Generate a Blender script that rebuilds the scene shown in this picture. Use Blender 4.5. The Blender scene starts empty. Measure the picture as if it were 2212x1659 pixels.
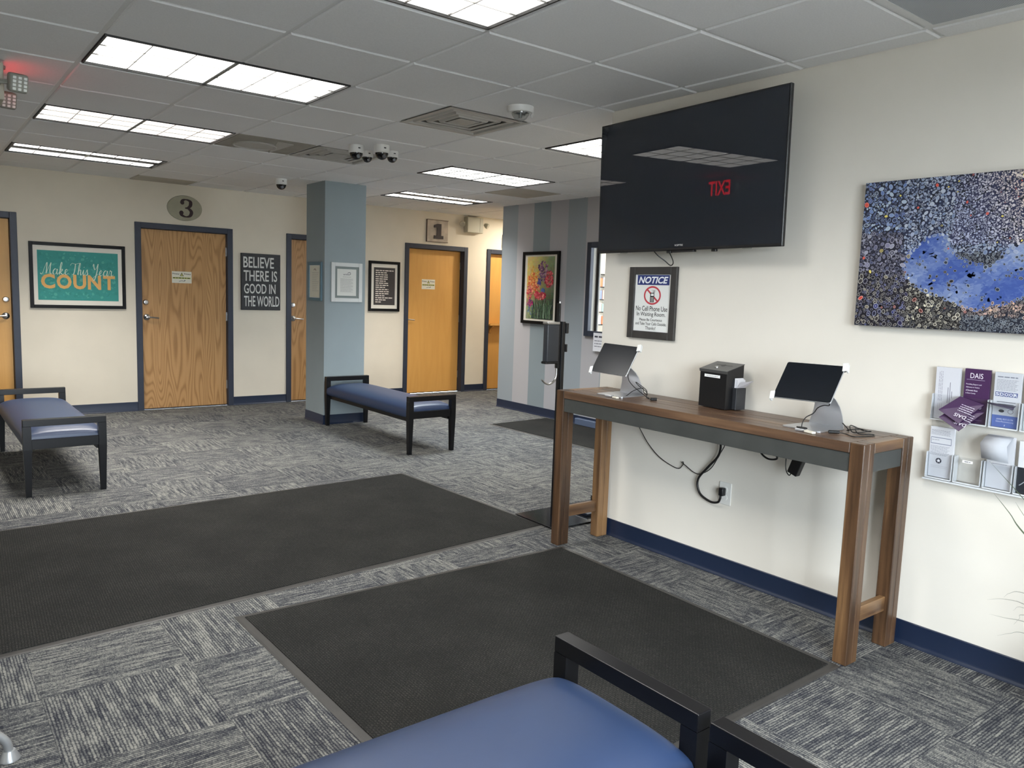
import bpy, bmesh, math, random
from mathutils import Vector, Matrix
random.seed(7)
SC = bpy.context.scene
COL = SC.collection
# ------------------------------------------------------------------ camera
CAM_P = Vector((-0.7507, -3.9673, 1.4320))
CF = Vector((0.61342658, 0.78137664, -0.11471002)); CR = Vector((0.78857777, -0.61393594, 0.03503936)); CU = Vector((0.04304567, 0.11195185, 0.99278087))
FPX = 1684.43
cam = bpy.data.cameras.new('camera'); camo = bpy.data.objects.new('camera', cam); COL.objects.link(camo)
cam.sensor_width = 36.0; cam.lens = FPX * 36.0 / 2212.0; cam.clip_start = 0.05
camo.matrix_world = Matrix(((CR.x, CU.x, -CF.x, CAM_P.x), (CR.y, CU.y, -CF.y, CAM_P.y), (CR.z, CU.z, -CF.z, CAM_P.z), (0, 0, 0, 1)))
SC.camera = camo
# ------------------------------------------------------------------ world, view
H = 2.506; T = 0.6096
XR = 2.588; YB = 5.308; XS = 5.209; YEND = -0.58; YS = 3.921; XL = -3.4; YN = -5.6; XE = 7.5
LAMP_W = 27.0       # watts per troffer
SKY = 27.0
EXPO = 0.52
w = bpy.data.worlds.new('world'); SC.world = w; w.use_nodes = True
w.node_tree.nodes['Background'].inputs[0].default_value = (0.86, 0.92, 1.0, 1)
w.node_tree.nodes['Background'].inputs[1].default_value = SKY
SC.view_settings.view_transform = 'Standard'
SC.view_settings.look = 'None'
SC.view_settings.exposure = EXPO; SC.view_settings.gamma = 1.0
SC.view_settings.use_curve_mapping = False
SC.cycles.use_denoising = True
SC.cycles.max_bounces = 10; SC.cycles.diffuse_bounces = 8; SC.cycles.glossy_bounces = 3
SC.cycles.transparent_max_bounces = 12
SC.cycles.sample_clamp_indirect = 4.0

# ------------------------------------------------------------------ materials
def lin(c):
    r = []
    for v in c[:3]:
        v /= 255.0
        r.append(v / 12.92 if v <= 0.04045 else ((v + 0.055) / 1.055) ** 2.4)
    return tuple(r) + (1.0,)
MATS = {}
class NT:
    def __init__(s, m): s.t = m.node_tree; s.n = s.t.nodes; s.l = s.t.links; s.b = s.n['Principled BSDF']
    def add(s, typ, **kw):
        nd = s.n.new(typ)
        for k, v in kw.items():
            if k.startswith('i_'): nd.inputs[k[2:].replace('_', ' ')].default_value = v
            elif k.startswith('x_'): nd.inputs[int(k[2:])].default_value = v
            else: setattr(nd, k, v)
        return nd
    def link(s, a, b): s.l.new(a, b)
    def math(s, op, a, b=None, c=None):
        nd = s.n.new('ShaderNodeMath'); nd.operation = op
        for i, v in enumerate((a, b, c)):
            if v is None: continue
            if isinstance(v, (int, float)): nd.inputs[i].default_value = v
            else: s.l.new(v, nd.inputs[i])
        return nd.outputs[0]
    def coords(s, scale=(1, 1, 1), kind='Object', rnd=False):
        tc = s.add('ShaderNodeTexCoord'); mp = s.add('ShaderNodeMapping'); mp.inputs['Scale'].default_value = scale
        s.link(tc.outputs[kind], mp.inputs['Vector'])
        if rnd:
            oi = s.add('ShaderNodeObjectInfo')
            cb = s.add('ShaderNodeCombineXYZ')
            m = s.math('MULTIPLY', oi.outputs['Random'], 91.7)
            for i in range(3): s.link(m, cb.inputs[i])
            s.link(cb.outputs[0], mp.inputs['Location'])
        return mp.outputs[0]
    def noise(s, vec, scale=5, detail=2, rough=0.5):
        nd = s.add('ShaderNodeTexNoise'); nd.inputs['Scale'].default_value = scale; nd.inputs['Detail'].default_value = detail; nd.inputs['Roughness'].default_value = rough
        s.link(vec, nd.inputs['Vector']); return nd.outputs['Fac']
    def ramp(s, fac, stops):
        nd = s.add('ShaderNodeValToRGB'); cr = nd.color_ramp
        while len(cr.elements) < len(stops): cr.elements.new(0.5)
        for e, (p, c) in zip(cr.elements, stops): e.position = p; e.color = lin(c)
        s.link(fac, nd.inputs[0]); return nd.outputs[0]
    def mix(s, fac, a, b, mode='MIX'):
        nd = s.add('ShaderNodeMix'); nd.data_type = 'RGBA'; nd.blend_type = mode
        if isinstance(fac, (int, float)): nd.inputs[0].default_value = fac
        else: s.link(fac, nd.inputs[0])
        for i, v in ((6, a), (7, b)):
            if isinstance(v, tuple): nd.inputs[i].default_value = v
            else: s.link(v, nd.inputs[i])
        return nd.outputs[2]
    def bump(s, h, strength=0.3, dist=0.002):
        nd = s.add('ShaderNodeBump'); nd.inputs['Strength'].default_value = strength; nd.inputs['Distance'].default_value = dist
        s.link(h, nd.inputs['Height']); s.link(nd.outputs[0], s.b.inputs['Normal'])
def mat(name, col=(128, 128, 128), rough=0.5, metal=0.0, spec=0.5, emit=0.0, ecol=None, noise=0.0, nscale=60, nb=0.0):
    if name in MATS: return MATS[name]
    m = bpy.data.materials.new(name); m.use_nodes = True; n = NT(m); b = n.b
    b.inputs['Base Color'].default_value = lin(col); b.inputs['Roughness'].default_value = rough
    b.inputs['Metallic'].default_value = metal; b.inputs['Specular IOR Level'].default_value = spec
    if emit: b.inputs['Emission Color'].default_value = lin(ecol or col); b.inputs['Emission Strength'].default_value = emit
    if noise or nb:
        v = n.coords(); f = n.noise(v, nscale, 3)
        if noise:
            d = tuple(max(0, c * (1 - noise)) for c in col); e = tuple(min(255, c * (1 + noise)) for c in col)
            n.link(n.ramp(f, [(0.3, d), (0.7, e)]), b.inputs['Base Color'])
        if nb: n.bump(f, nb, 0.002)
    MATS[name] = m; return m

WALLP = mat('cream_wall_paint', (216, 207, 190), 0.75, spec=0.25, noise=0.012, nscale=3, nb=0.0)
WALLW = mat('daylit_wall_paint', (223, 218, 208), 0.65, spec=0.3, noise=0.010, nscale=3)  # same cream paint, with the daylight whitening put into the colour
COLP = mat('blue_grey_paint', (140, 150, 153), 0.6, spec=0.2, noise=0.012, nscale=3)
NAVY = mat('navy_vinyl', (20, 33, 56), 0.38, spec=0.5)
FRAME = mat('navy_frame_paint', (46, 52, 66), 0.45, spec=0.4, noise=0.03, nscale=9)
TBAR = mat('grid_white', (222, 222, 220), 0.5)
WHITE = mat('white_plastic', (225, 225, 222), 0.4)
BLK = mat('black_plastic', (14, 15, 18), 0.4)
BLKM = mat('black_metal', (16, 17, 20), 0.35, spec=0.5, noise=0.05, nscale=30)
CORD = mat('black_cord', (10, 10, 11), 0.45)
STEEL = mat('brushed_steel', (190, 190, 190), 0.28, metal=1.0)
ALU = mat('silver_aluminium', (196, 198, 202), 0.33, metal=0.75)
PAPER = mat('white_paper', (232, 232, 236), 0.6, spec=0.2)
BENCHW = mat('espresso_bench_wood', (9, 9, 12), 0.34, spec=0.32, noise=0.1, nscale=25)
VINYL = mat('navy_seat_vinyl', (31, 48, 78), 0.42, spec=0.55, nb=0.04, nscale=420)
RUBBER = mat('mat_rubber', (52, 50, 48), 0.5, noise=0.08, nscale=14)
APRON = mat('gunmetal_apron', (66, 68, 66), 0.5, metal=0.25, noise=0.06, nscale=8)
BEIGE = mat('beige_plastic', (178, 174, 156), 0.5)
SCREEN = mat('glossy_screen', (33, 37, 44), 0.012, spec=0.5)
TABS = mat('tablet_screen', (14, 18, 24), 0.25, spec=0.2)
GLOSSB = mat('glossy_black_plate', (26, 28, 32), 0.12, spec=0.6)
LEAF = mat('grass_leaf', (74, 84, 62), 0.5, noise=0.1, nscale=20)
GREYBLADE = mat('dry_grass_tip', (150, 148, 138), 0.6)

def m_wood_door(name, c1, c2, c3, rings, soft):
    m = bpy.data.materials.new(name); m.use_nodes = True; n = NT(m)
    v = n.coords((5.2, 5.2, 0.62), rnd=True)
    f = n.noise(v, 1.0, 1.2, 0.4)
    r = n.math('SINE', n.math('MULTIPLY', f, rings))
    v2 = n.coords((230, 230, 5.0)); g = n.noise(v2, 1.0, 3, 0.6)
    r = n.math('MULTIPLY_ADD', r, 0.5, 0.5); r = n.math('POWER', r, 2.2)
    r = n.math('MULTIPLY', r, soft)
    h = n.math('MULTIPLY_ADD', g, 0.55, r)
    c = n.ramp(h, [(0.16, c1), (0.5, c2), (1.0, c3)])
    n.link(c, n.b.inputs['Base Color']); n.b.inputs['Roughness'].default_value = 0.42
    n.b.inputs['Specular IOR Level'].default_value = 0.35
    return m
OAK = m_wood_door('red_oak_veneer', (188, 146, 98), (172, 130, 82), (126, 88, 52), 150, 0.42)
MAPLE = m_wood_door('plain_oak_veneer', (212, 160, 88), (204, 151, 80), (188, 135, 68), 40, 0.14)
def m_board(name, cs, ax):
    m = bpy.data.materials.new(name); m.use_nodes = True; n = NT(m)
    sc = [38, 38, 38]; sc[ax] = 2.2
    v = n.coords(tuple(sc), rnd=True); f = n.noise(v, 1.0, 4, 0.62)
    sc2 = [9, 9, 9]; sc2[ax] = 0.7
    f2 = n.noise(n.coords(tuple(sc2), rnd=True), 1.0, 2)
    oi = n.add('ShaderNodeObjectInfo')
    k = n.math('MULTIPLY_ADD', f2, 0.7, n.math('MULTIPLY', f, 0.5))
    k = n.math('ADD', k, n.math('MULTIPLY_ADD', oi.outputs['Random'], 0.22, -0.2))
    n.link(n.ramp(k, [(0.28, cs[0]), (0.5, cs[1]), (0.72, cs[2])]), n.b.inputs['Base Color'])
    n.b.inputs['Roughness'].default_value = 0.33
    n.bump(f, 0.25, 0.002)
    return m
ACAC = [(40, 27, 18), (86, 62, 42), (134, 102, 68)]
WOODZ = m_board('acacia_leg_wood', ACAC, 2); WOODY = m_board('acacia_top_wood', [(48, 34, 26), (88, 66, 50), (128, 100, 76)], 1); WOODX = m_board('acacia_end_wood', ACAC, 0)

def m_carpet():
    m = bpy.data.materials.new('carpet_loop'); m.use_nodes = True; n = NT(m)
    PIT = 0.0100
    tc = n.add('ShaderNodeTexCoord'); sp = n.add('ShaderNodeSeparateXYZ'); n.link(tc.outputs['Object'], sp.inputs[0])
    oi = n.add('ShaderNodeObjectInfo'); off = n.math('MULTIPLY', oi.outputs['Random'], 371.0)
    wv = n.noise(n.coords((60, 60, 1), rnd=True), 1.0, 1, 0.5)
    u = n.math('ADD', n.math('MULTIPLY', sp.outputs[0], 1 / PIT), n.math('MULTIPLY', wv, 0.55))
    row = n.math('FLOOR', u); fr = n.math('FRACT', u)
    prof = n.math('SINE', n.math('MULTIPLY', fr, math.pi))
    def rown(fy, det):
        cb = n.add('ShaderNodeCombineXYZ'); n.link(n.math('MULTIPLY_ADD', row, 7.31, off), cb.inputs[0]); n.link(n.math('MULTIPLY', sp.outputs[1], fy), cb.inputs[1]); n.link(off, cb.inputs[2])
        return n.noise(cb.outputs[0], 1.0, det, 0.6)
    a = rown(7.0, 2); a2 = rown(150.0, 1)
    c = n.noise(n.coords((330, 330, 1), rnd=True), 1.0, 1, 0.5)
    d = n.noise(n.coords((6, 6, 1), rnd=True), 1.0, 1, 0.5)
    k = n.math('MULTIPLY', a, 0.58)
    k = n.math('MULTIPLY_ADD', a2, 0.34, k)
    k = n.math('MULTIPLY_ADD', c, 0.36, k)
    k = n.math('MULTIPLY_ADD', d, 0.05, k)
    k = n.math('MULTIPLY_ADD', prof, 0.20, k)
    k = n.math('MULTIPLY_ADD', oi.outputs['Random'], 0.05, k)
    col = n.ramp(k, [(0.62, (36, 38, 46)), (0.75, (62, 63, 68)), (0.85, (92, 93, 92)), (0.98, (136, 135, 129))])
    n.link(col, n.b.inputs['Base Color']); n.b.inputs['Roughness'].default_value = 0.95; n.b.inputs['Specular IOR Level'].default_value = 0.1
    n.bump(k, 0.6, 0.004)
    return m
CARPET = m_carpet()
def m_pile():
    m = bpy.data.materials.new('entry_mat_pile'); m.use_nodes = True; n = NT(m)
    v = n.coords((1, 1, 1))
    br = n.add('ShaderNodeTexBrick'); br.offset = 0.5; n.link(v, br.inputs['Vector'])
    br.inputs['Scale'].default_value = 1.0; br.inputs['Brick Width'].default_value = 0.017; br.inputs['Row Height'].default_value = 0.0105
    br.inputs['Mortar Size'].default_value = 0.0022; br.inputs['Mortar Smooth'].default_value = 0.6
    br.inputs['Color1'].default_value = (1, 1, 1, 1); br.inputs['Color2'].default_value = (.75, .75, .75, 1); br.inputs['Mortar'].default_value = (0, 0, 0, 1)
    f = n.noise(v, 260, 2); g = n.noise(v, 3.0, 2)
    k = n.math('MULTIPLY_ADD', f, 0.55, n.math('MULTIPLY_ADD', br.outputs['Color'], 0.13, 0.12))
    k = n.math('MULTIPLY_ADD', g, 0.16, k)
    n.link(n.ramp(k, [(0.2, (12, 12, 12)), (0.55, (36, 36, 35)), (0.85, (80, 78, 74))]), n.b.inputs['Base Color'])
    n.b.inputs['Roughness'].default_value = 0.95; n.b.inputs['Specular IOR Level'].default_value = 0.1
    n.bump(k, 0.8, 0.004)
    return m
PILE = m_pile()
def m_tile():
    m = bpy.data.materials.new('mineral_fibre_tile'); m.use_nodes = True; n = NT(m)
    v = n.coords(rnd=True); f = n.noise(v, 140, 3, 0.6); g = n.noise(v, 1.2, 2)
    k = n.math('MULTIPLY_ADD', g, 0.4, n.math('MULTIPLY', f, 0.6))
    n.link(n.ramp(k, [(0.3, (226, 226, 226)), (0.62, (238, 238, 238))]), n.b.inputs['Base Color'])
    n.b.inputs['Roughness'].default_value = 0.85; n.bump(f, 0.15, 0.001)
    return m
TILE = m_tile()
TILED = mat('dark_ceiling_tile', (182, 176, 164), 0.8, noise=0.03, nscale=4)
def m_stripes():
    m = bpy.data.materials.new('striped_wall_paint'); m.use_nodes = True; n = NT(m)
    tc = n.add('ShaderNodeTexCoord'); sp = n.add('ShaderNodeSeparateXYZ'); n.link(tc.outputs['Object'], sp.inputs[0])
    y = n.math('MULTIPLY', n.math('SUBTRACT', YS, sp.outputs[1]), 1 / 0.305)
    k = n.math('MODULO', y, 4.0)
    nd = n.add('ShaderNodeValToRGB'); nd.color_ramp.interpolation = 'CONSTANT'
    cr = nd.color_ramp
    cols = [(152, 160, 166), (178, 176, 179), (137, 148, 153), (174, 173, 178)]
    while len(cr.elements) < 4: cr.elements.new(0.5)
    for i, e in enumerate(cr.elements): e.position = i * 0.25; e.color = lin(cols[i])
    n.link(n.math('DIVIDE', k, 4.0), nd.inputs[0]); n.link(nd.outputs[0], n.b.inputs['Base Color'])
    n.b.inputs['Roughness'].default_value = 0.5; n.b.inputs['Specular IOR Level'].default_value = 0.3
    return m
STRIPE = m_stripes()
def m_vcol(name, rough=0.5, spec=0.3):
    m = bpy.data.materials.new(name); m.use_nodes = True; n = NT(m)
    a = n.add('ShaderNodeAttribute'); a.attribute_name = 'Col'
    n.link(a.outputs['Color'], n.b.inputs['Base Color']); n.b.inputs['Roughness'].default_value = rough; n.b.inputs['Specular IOR Level'].default_value = spec
    return m
PRINTM = m_vcol('printed_ink', 0.55, 0.25); CANVASM = m_vcol('painted_canvas_ink', 0.5, 0.35); GLOSSP = m_vcol('glossy_brochure_ink', 0.25, 0.5)
def m_clear(name, tint, fac, rough=0.05):
    m = bpy.data.materials.new(name); m.use_nodes = True; t = m.node_tree
    t.nodes.remove(t.nodes['Principled BSDF']); out = t.nodes['Material Output']
    a = t.nodes.new('ShaderNodeBsdfTransparent'); a.inputs[0].default_value = tint
    g = t.nodes.new('ShaderNodeBsdfGlossy'); g.inputs['Roughness'].default_value = rough
    mx = t.nodes.new('ShaderNodeMixShader')
    lw = t.nodes.new('ShaderNodeLayerWeight'); lw.inputs[0].default_value = 0.35
    mr = t.nodes.new('ShaderNodeMath'); mr.operation = 'MULTIPLY_ADD'; mr.inputs[1].default_value = 0.3; mr.inputs[2].default_value = fac
    t.links.new(lw.outputs['Facing'], mr.inputs[0]); t.links.new(mr.outputs[0], mx.inputs[0])
    t.links.new(a.outputs[0], mx.inputs[1]); t.links.new(g.outputs[0], mx.inputs[2]); t.links.new(mx.outputs[0], out.inputs[0])
    return m
ACRYL = m_clear('clear_acrylic', (0.975, 0.98, 0.985, 1), 0.01); GLASS = m_clear('window_glass', (0.95, 0.97, 0.97, 1), 0.03, 0.0)

# ------------------------------------------------------------------ mesh helpers
def B(): return bmesh.new()
def box(bm, lo, hi, bev=0.0, seg=1):
    lo = Vector(lo); hi = Vector(hi); c = (lo + hi) / 2; s = hi - lo
    r = bmesh.ops.create_cube(bm, size=1.0, matrix=Matrix.Translation(c) @ Matrix.Diagonal((s.x, s.y, s.z, 1)))
    if bev > 0:
        es = list({e for v in r['verts'] for e in v.link_edges})
        bmesh.ops.bevel(bm, geom=es, offset=min(bev, min(abs(s.x), abs(s.y), abs(s.z)) * 0.45), segments=seg, affect='EDGES', profile=0.5)
def frustum(bm, c0, s0, c1, s1):
    vs = []
    for c, s in ((c0, s0), (c1, s1)):
        for dx, dy in ((-1, -1), (1, -1), (1, 1), (-1, 1)): vs.append(bm.verts.new((c[0] + dx * s[0] / 2, c[1] + dy * s[1] / 2, c[2])))
    bm.faces.new(vs[3::-1]); bm.faces.new(vs[4:])
    for i in range(4): bm.faces.new((vs[i], vs[(i + 1) % 4], vs[4 + (i + 1) % 4], vs[4 + i]))
def smoothpts(pts, k=6):
    P = [Vector(p) for p in pts]
    if len(P) < 3: return P
    out = []
    Q = [2 * P[0] - P[1]] + P + [2 * P[-1] - P[-2]]
    for i in range(1, len(Q) - 2):
        a, b, c, d = Q[i - 1:i + 3]
        for j in range(k):
            t = j / k
            out.append(0.5 * ((2 * b) + (c - a) * t + (2 * a - 5 * b + 4 * c - d) * t * t + (3 * b - 3 * c + d - a) * t ** 3))
    out.append(P[-1]); return out
def tube(bm, pts, r, seg=8, smooth=True, k=6):
    P = smoothpts(pts, k) if smooth else [Vector(p) for p in pts]
    rr = r if callable(r) else (lambda t: r)
    rings = []; up = None
    for i, p in enumerate(P):
        t = (P[min(i + 1, len(P) - 1)] - P[max(i - 1, 0)]).normalized()
        if up is None: up = t.orthogonal().normalized()
        up = (up - up.dot(t) * t)
        up = up.normalized() if up.length > 1e-6 else t.orthogonal().normalized()
        sd = t.cross(up); q = rr(i / max(1, len(P) - 1))
        rings.append([bm.verts.new(p + (math.cos(2 * math.pi * j / seg) * up + math.sin(2 * math.pi * j / seg) * sd) * q) for j in range(seg)])
    for a, b in zip(rings, rings[1:]):
        for j in range(seg): bm.faces.new((a[j], a[(j + 1) % seg], b[(j + 1) % seg], b[j]))
    bm.faces.new(rings[0][::-1]); bm.faces.new(rings[-1])
def lathe(bm, prof, seg=24, c=(0, 0, 0), axis='z', flip=False):
    c = Vector(c); rings = []
    for r, h in prof:
        ring = []
        for j in range(seg):
            a = 2 * math.pi * j / seg; x, y = max(r, 1e-5) * math.cos(a), max(r, 1e-5) * math.sin(a)
            p = {'z': (x, y, h), 'y': (x, h, y), 'x': (h, x, y)}[axis]
            ring.append(bm.verts.new(c + Vector(p)))
        rings.append(ring)
    for a, b in zip(rings, rings[1:]):
        for j in range(seg): bm.faces.new((a[j], a[(j + 1) % seg], b[(j + 1) % seg], b[j]))
    bm.faces.new(rings[0][::-1]); bm.faces.new(rings[-1])
def prism(bm, poly, y0, y1):       # polygon in xz, extruded along y
    a = [bm.verts.new((x, y0, z)) for x, z in poly]; b = [bm.verts.new((x, y1, z)) for x, z in poly]
    bm.faces.new(a); bm.faces.new(b[::-1]); n = len(poly)
    for i in range(n): bm.faces.new((a[i], b[i], b[(i + 1) % n], a[(i + 1) % n]))
def obj(name, bm, m, parent=None, loc=(0, 0, 0), rot=(0, 0, 0), smooth=False, label=None):
    bmesh.ops.recalc_face_normals(bm, faces=bm.faces[:])
    me = bpy.data.meshes.new(name); bm.to_mesh(me); bm.free()
    for x in (m if isinstance(m, (list, tuple)) else [m]): me.materials.append(x)
    if smooth: me.polygons.foreach_set('use_smooth', [True] * len(me.polygons))
    o = bpy.data.objects.new(name, me); COL.objects.link(o); o.parent = parent; o.location = loc; o.rotation_euler = rot
    if label: o['label'] = label
    return o
def autosmooth(o, ang=35):
    me = o.data; me.polygons.foreach_set('use_smooth', [True] * len(me.polygons))
    bm = bmesh.new(); bm.from_mesh(me)
    for e in bm.edges:
        e.smooth = len(e.link_faces) == 2 and e.calc_face_angle(0) < math.radians(ang)
    bm.to_mesh(me); bm.free(); return o
def thing(name, label, cat, loc=(0, 0, 0), rotz=0.0, group=None):
    o = bpy.data.objects.new(name, None); o.empty_display_size = 0.05; COL.objects.link(o); o.location = loc; o.rotation_euler = (0, 0, rotz)
    o['label'] = label; o['category'] = cat
    if group: o['group'] = group
    return o
def tag(o, label, cat, group=None):
    o['label'] = label; o['category'] = cat
    if group: o['group'] = group
    return o
def struct(o, label=None):
    o['kind'] = 'structure'
    if label: o['label'] = label
    return o
def sroot(name, label=None, loc=(0, 0, 0), rotz=0):
    o = bpy.data.objects.new(name, None); o.empty_display_size = 0.05; COL.objects.link(o); o.location = loc; o.rotation_euler = (0, 0, rotz)
    return struct(o, label)
def dup(root, **kw):
    r = root.copy(); COL.objects.link(r)
    for ch in list(root.children):
        c = ch.copy(); COL.objects.link(c); c.parent = r
        for g in ch.children:
            d = g.copy(); COL.objects.link(d); d.parent = c
    for k, v in kw.items():
        if k in ('loc',): r.location = v
        elif k == 'rotz': r.rotation_euler = (0, 0, v)
        else: r[k] = v
    return r
RWROT = -math.pi / 2   # things on walls that face -X

# ------------------------------------------------------------------ flat print builder (local xz plane, facing -y)
_tc = {}
def text_tris(s, bold=0.0, shear=0.0):
    key = (s, bold, shear)
    if key in _tc: return _tc[key]
    cu = bpy.data.curves.new('tmp', 'FONT'); cu.body = s; cu.offset = bold; cu.shear = shear; cu.resolution_u = 3
    o = bpy.data.objects.new('tmp', cu); COL.objects.link(o)
    dg = bpy.context.evaluated_depsgraph_get(); me = bpy.data.meshes.new_from_object(o.evaluated_get(dg))
    me.calc_loop_triangles()
    V = [(v.co.x, v.co.y) for v in me.vertices]; F = [[V[i] for i in t.vertices] for t in me.loop_triangles]
    bpy.data.objects.remove(o); bpy.data.curves.remove(cu); bpy.data.meshes.remove(me)
    xs = [p[0] for f in F for p in f]; ys = [p[1] for f in F for p in f]
    _tc[key] = (F, (min(xs), min(ys), max(xs), max(ys))); return _tc[key]
class Print:
    def __init__(s, y=0.0, step=0.00025): s.v = []; s.f = []; s.c = []; s.y = y; s.step = step
    def poly(s, pts, col, layer=0):
        a = sum(p[0] * q[1] - q[0] * p[1] for p, q in zip(pts, pts[1:] + pts[:1]))
        if a < 0: pts = pts[::-1]
        i = len(s.v); s.k = (getattr(s, 'k', 0) + 1) % 89; yy = s.y - (layer + s.k / 100.0) * s.step; s.v += [(x, yy, z) for x, z in pts]; s.f.append(list(range(i, i + len(pts)))); s.c.append(col)
    def rect(s, x0, z0, x1, z1, col, layer=0): s.poly([(x0, z0), (x1, z0), (x1, z1), (x0, z1)], col, layer)
    def ell(s, cx, cz, rx, rz, col, layer=0, n=12, ang=0.0):
        ca, sa = math.cos(ang), math.sin(ang); P = []
        for i in range(n):
            t = 2 * math.pi * i / n; x, z = rx * math.cos(t), rz * math.sin(t); P.append((cx + x * ca - z * sa, cz + x * sa + z * ca))
        s.poly(P, col, layer)
    def ring(s, cx, cz, rx, rz, th, col, layer=0, n=32):
        for i in range(n):
            a, b = 2 * math.pi * i / n, 2 * math.pi * (i + 1) / n
            s.poly([(cx + rx * math.cos(a), cz + rz * math.sin(a)), (cx + rx * math.cos(b), cz + rz * math.sin(b)), (cx + (rx - th) * math.cos(b), cz + (rz - th) * math.sin(b)), (cx + (rx - th) * math.cos(a), cz + (rz - th) * math.sin(a))], col, layer)
    def stroke(s, pts, wd, col, layer=0, k=6, taper=None):
        P = [Vector((p[0], p[1])) for p in pts]
        P = [Vector(q[:2]) for q in smoothpts([(p.x, p.y, 0) for p in P], k)] if k > 1 else P
        L = []; R = []
        for i, p in enumerate(P):
            t = P[min(i + 1, len(P) - 1)] - P[max(i - 1, 0)]
            if t.length < 1e-9: t = Vector((1, 0))
            t.normalize(); nn = Vector((-t.y, t.x)); ww = wd(i / (len(P) - 1), t) if callable(wd) else wd
            L.append(p + nn * ww / 2); R.append(p - nn * ww / 2)
        for i in range(len(P) - 1): s.poly([tuple(L[i]), tuple(R[i]), tuple(R[i + 1]), tuple(L[i + 1])], col, layer)
    def text(s, t, x0, z0, x1, z1, col, layer=1, bold=0.0, shear=0.0, keep=False):
        F, (a, b, c, d) = text_tris(t, bold, shear)
        sx, sz = (x1 - x0) / (c - a), (z1 - z0) / (d - b)
        ox = x0
        if keep: sx2 = min(sx, sz * 1.0); ox = (x0 + x1) / 2 - (c - a) * sx2 / 2; sx = sx2
        for f in F: s.poly([(ox + (x - a) * sx, z0 + (y - b) * sz) for x, y in f], col, layer)
    def bars(s, x0, x1, z, h, col, layer=1, words=True, seed=0):
        rn = random.Random(seed); x = x0
        while x < x1 - 1e-6:
            wl = min(rn.uniform(2.0, 5.5) * h, x1 - x)
            s.rect(x, z, x + wl, z + h, col, layer); x += wl + (h * 0.7 if words else 0)
    def build(s, name, m, parent=None, loc=(0, 0, 0), rot=(0, 0, 0), label=None):
        me = bpy.data.meshes.new(name); me.from_pydata(s.v, [], s.f)
        at = me.attributes.new('Col', 'FLOAT_COLOR', 'CORNER'); buf = []
        for f, c in zip(s.f, s.c): buf += list(lin(c)) * len(f)
        at.data.foreach_set('color', buf); me.materials.append(m)
        o = bpy.data.objects.new(name, me); COL.objects.link(o); o.parent = parent; o.location = loc; o.rotation_euler = rot
        if label: o['label'] = label
        return o

# ================================================================== ROOM SHELL
def wallseg(name, boxes, m, label=None):
    bm = B()
    for lo, hi in boxes: box(bm, lo, hi)
    return struct(obj(name, bm, m), label)
HW = H + 0.14
# doors on the back wall: outer frame x0,x1
DOORS = {4: (-0.84, 0.191), 3: (1.272, 2.322), 2: (2.970, 4.005), 1: (4.622, 5.642), 5: (5.983, 7.01)}
DZ = 2.065; FW = 0.062
bx = []; x = XL - 0.12
for k in (4, 3, 2, 1, 5):
    a, b = DOORS[k]; a += 0.02; b -= 0.02
    bx.append(((x, YB, 0), (a, YB + 0.14, HW))); bx.append(((a, YB, DZ - 0.02), (b, YB + 0.14, HW))); x = b
bx.append(((x, YB, 0), (XE + 0.12, YB + 0.14, HW)))
wallseg('wall_back', bx, WALLP, 'cream painted wall with the row of numbered office doors')
wallseg('wall_right', [((XR, YN, 0), (XR + 0.12, YEND, HW))], WALLW, 'cream wall behind the wooden table, daylight whitening put into its colour')
wallseg('wall_return', [((XR + 0.12, YEND - 0.12, 0), (XS + 0.12, YEND, HW))], WALLW)
WY0, WY1, WZ0, WZ1 = 1.05, 2.30, 1.03, 2.0
wallseg('wall_striped', [((XS, WY1, 0), (XS + 0.12, YS, HW)), ((XS, YEND, 0), (XS + 0.12, WY0, HW)), ((XS, WY0, 0), (XS + 0.12, WY1, WZ0)), ((XS, WY0, WZ1), (XS + 0.12, WY1, HW))], STRIPE, 'wall painted in wide pale blue and lavender vertical stripes')
wallseg('wall_corridor', [((XS + 0.12, YS - 0.12, 0), (XE, YS, HW)), ((XE, YEND, 0), (XE + 0.12, YB, HW))], WALLP)
wallseg('wall_left', [((XL - 0.12, YN, 0), (XL, YB, HW))], WALLP)
wx = [(-1.5, -0.3), (-0.2, 1.0)]
bx = [((XL - 0.12, YN - 0.14, 0), (wx[0][0], YN, HW)), ((wx[-1][1], YN - 0.14, 0), (XR + 0.12, YN, HW)), ((wx[0][0], YN - 0.14, 0), (wx[-1][1], YN, 0.35)), ((wx[0][0], YN - 0.14, 2.3), (wx[-1][1], YN, HW))]
for (a, b), (c, d) in zip(wx, wx[1:]): bx.append(((b, YN - 0.14, 0.35), (c, YN, 2.3)))
wallseg('wall_front', bx, WALLP)
for i, (a, b) in enumerate(wx):
    bm = B(); t = 0.05
    for lo, hi in (((a, YN - 0.1, 0.35), (a + t, YN - 0.04, 2.3)), ((b - t, YN - 0.1, 0.35), (b, YN - 0.04, 2.3)), ((a + t, YN - 0.1, 0.35), (b - t, YN - 0.04, 0.40)), ((a + t, YN - 0.1, 2.25), (b - t, YN - 0.04, 2.3))): box(bm, lo, hi)
    wo = struct(obj('window_%d' % (i + 2), bm, BLKM))
    bm = B(); box(bm, (a + t, YN - 0.075, 0.40), (b - t, YN - 0.069, 2.25)); obj('pane', bm, GLASS, wo)
    la = bpy.data.lights.new('window_portal', 'AREA'); la.shape = 'RECTANGLE'; la.size = b - a; la.size_y = 1.95; la.cycles.is_portal = True
    lo = bpy.data.objects.new('window_portal', la); COL.objects.link(lo); lo.location = ((a + b) / 2, YN - 0.16, 1.325); lo.rotation_euler = (math.radians(90), 0, 0)
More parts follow.
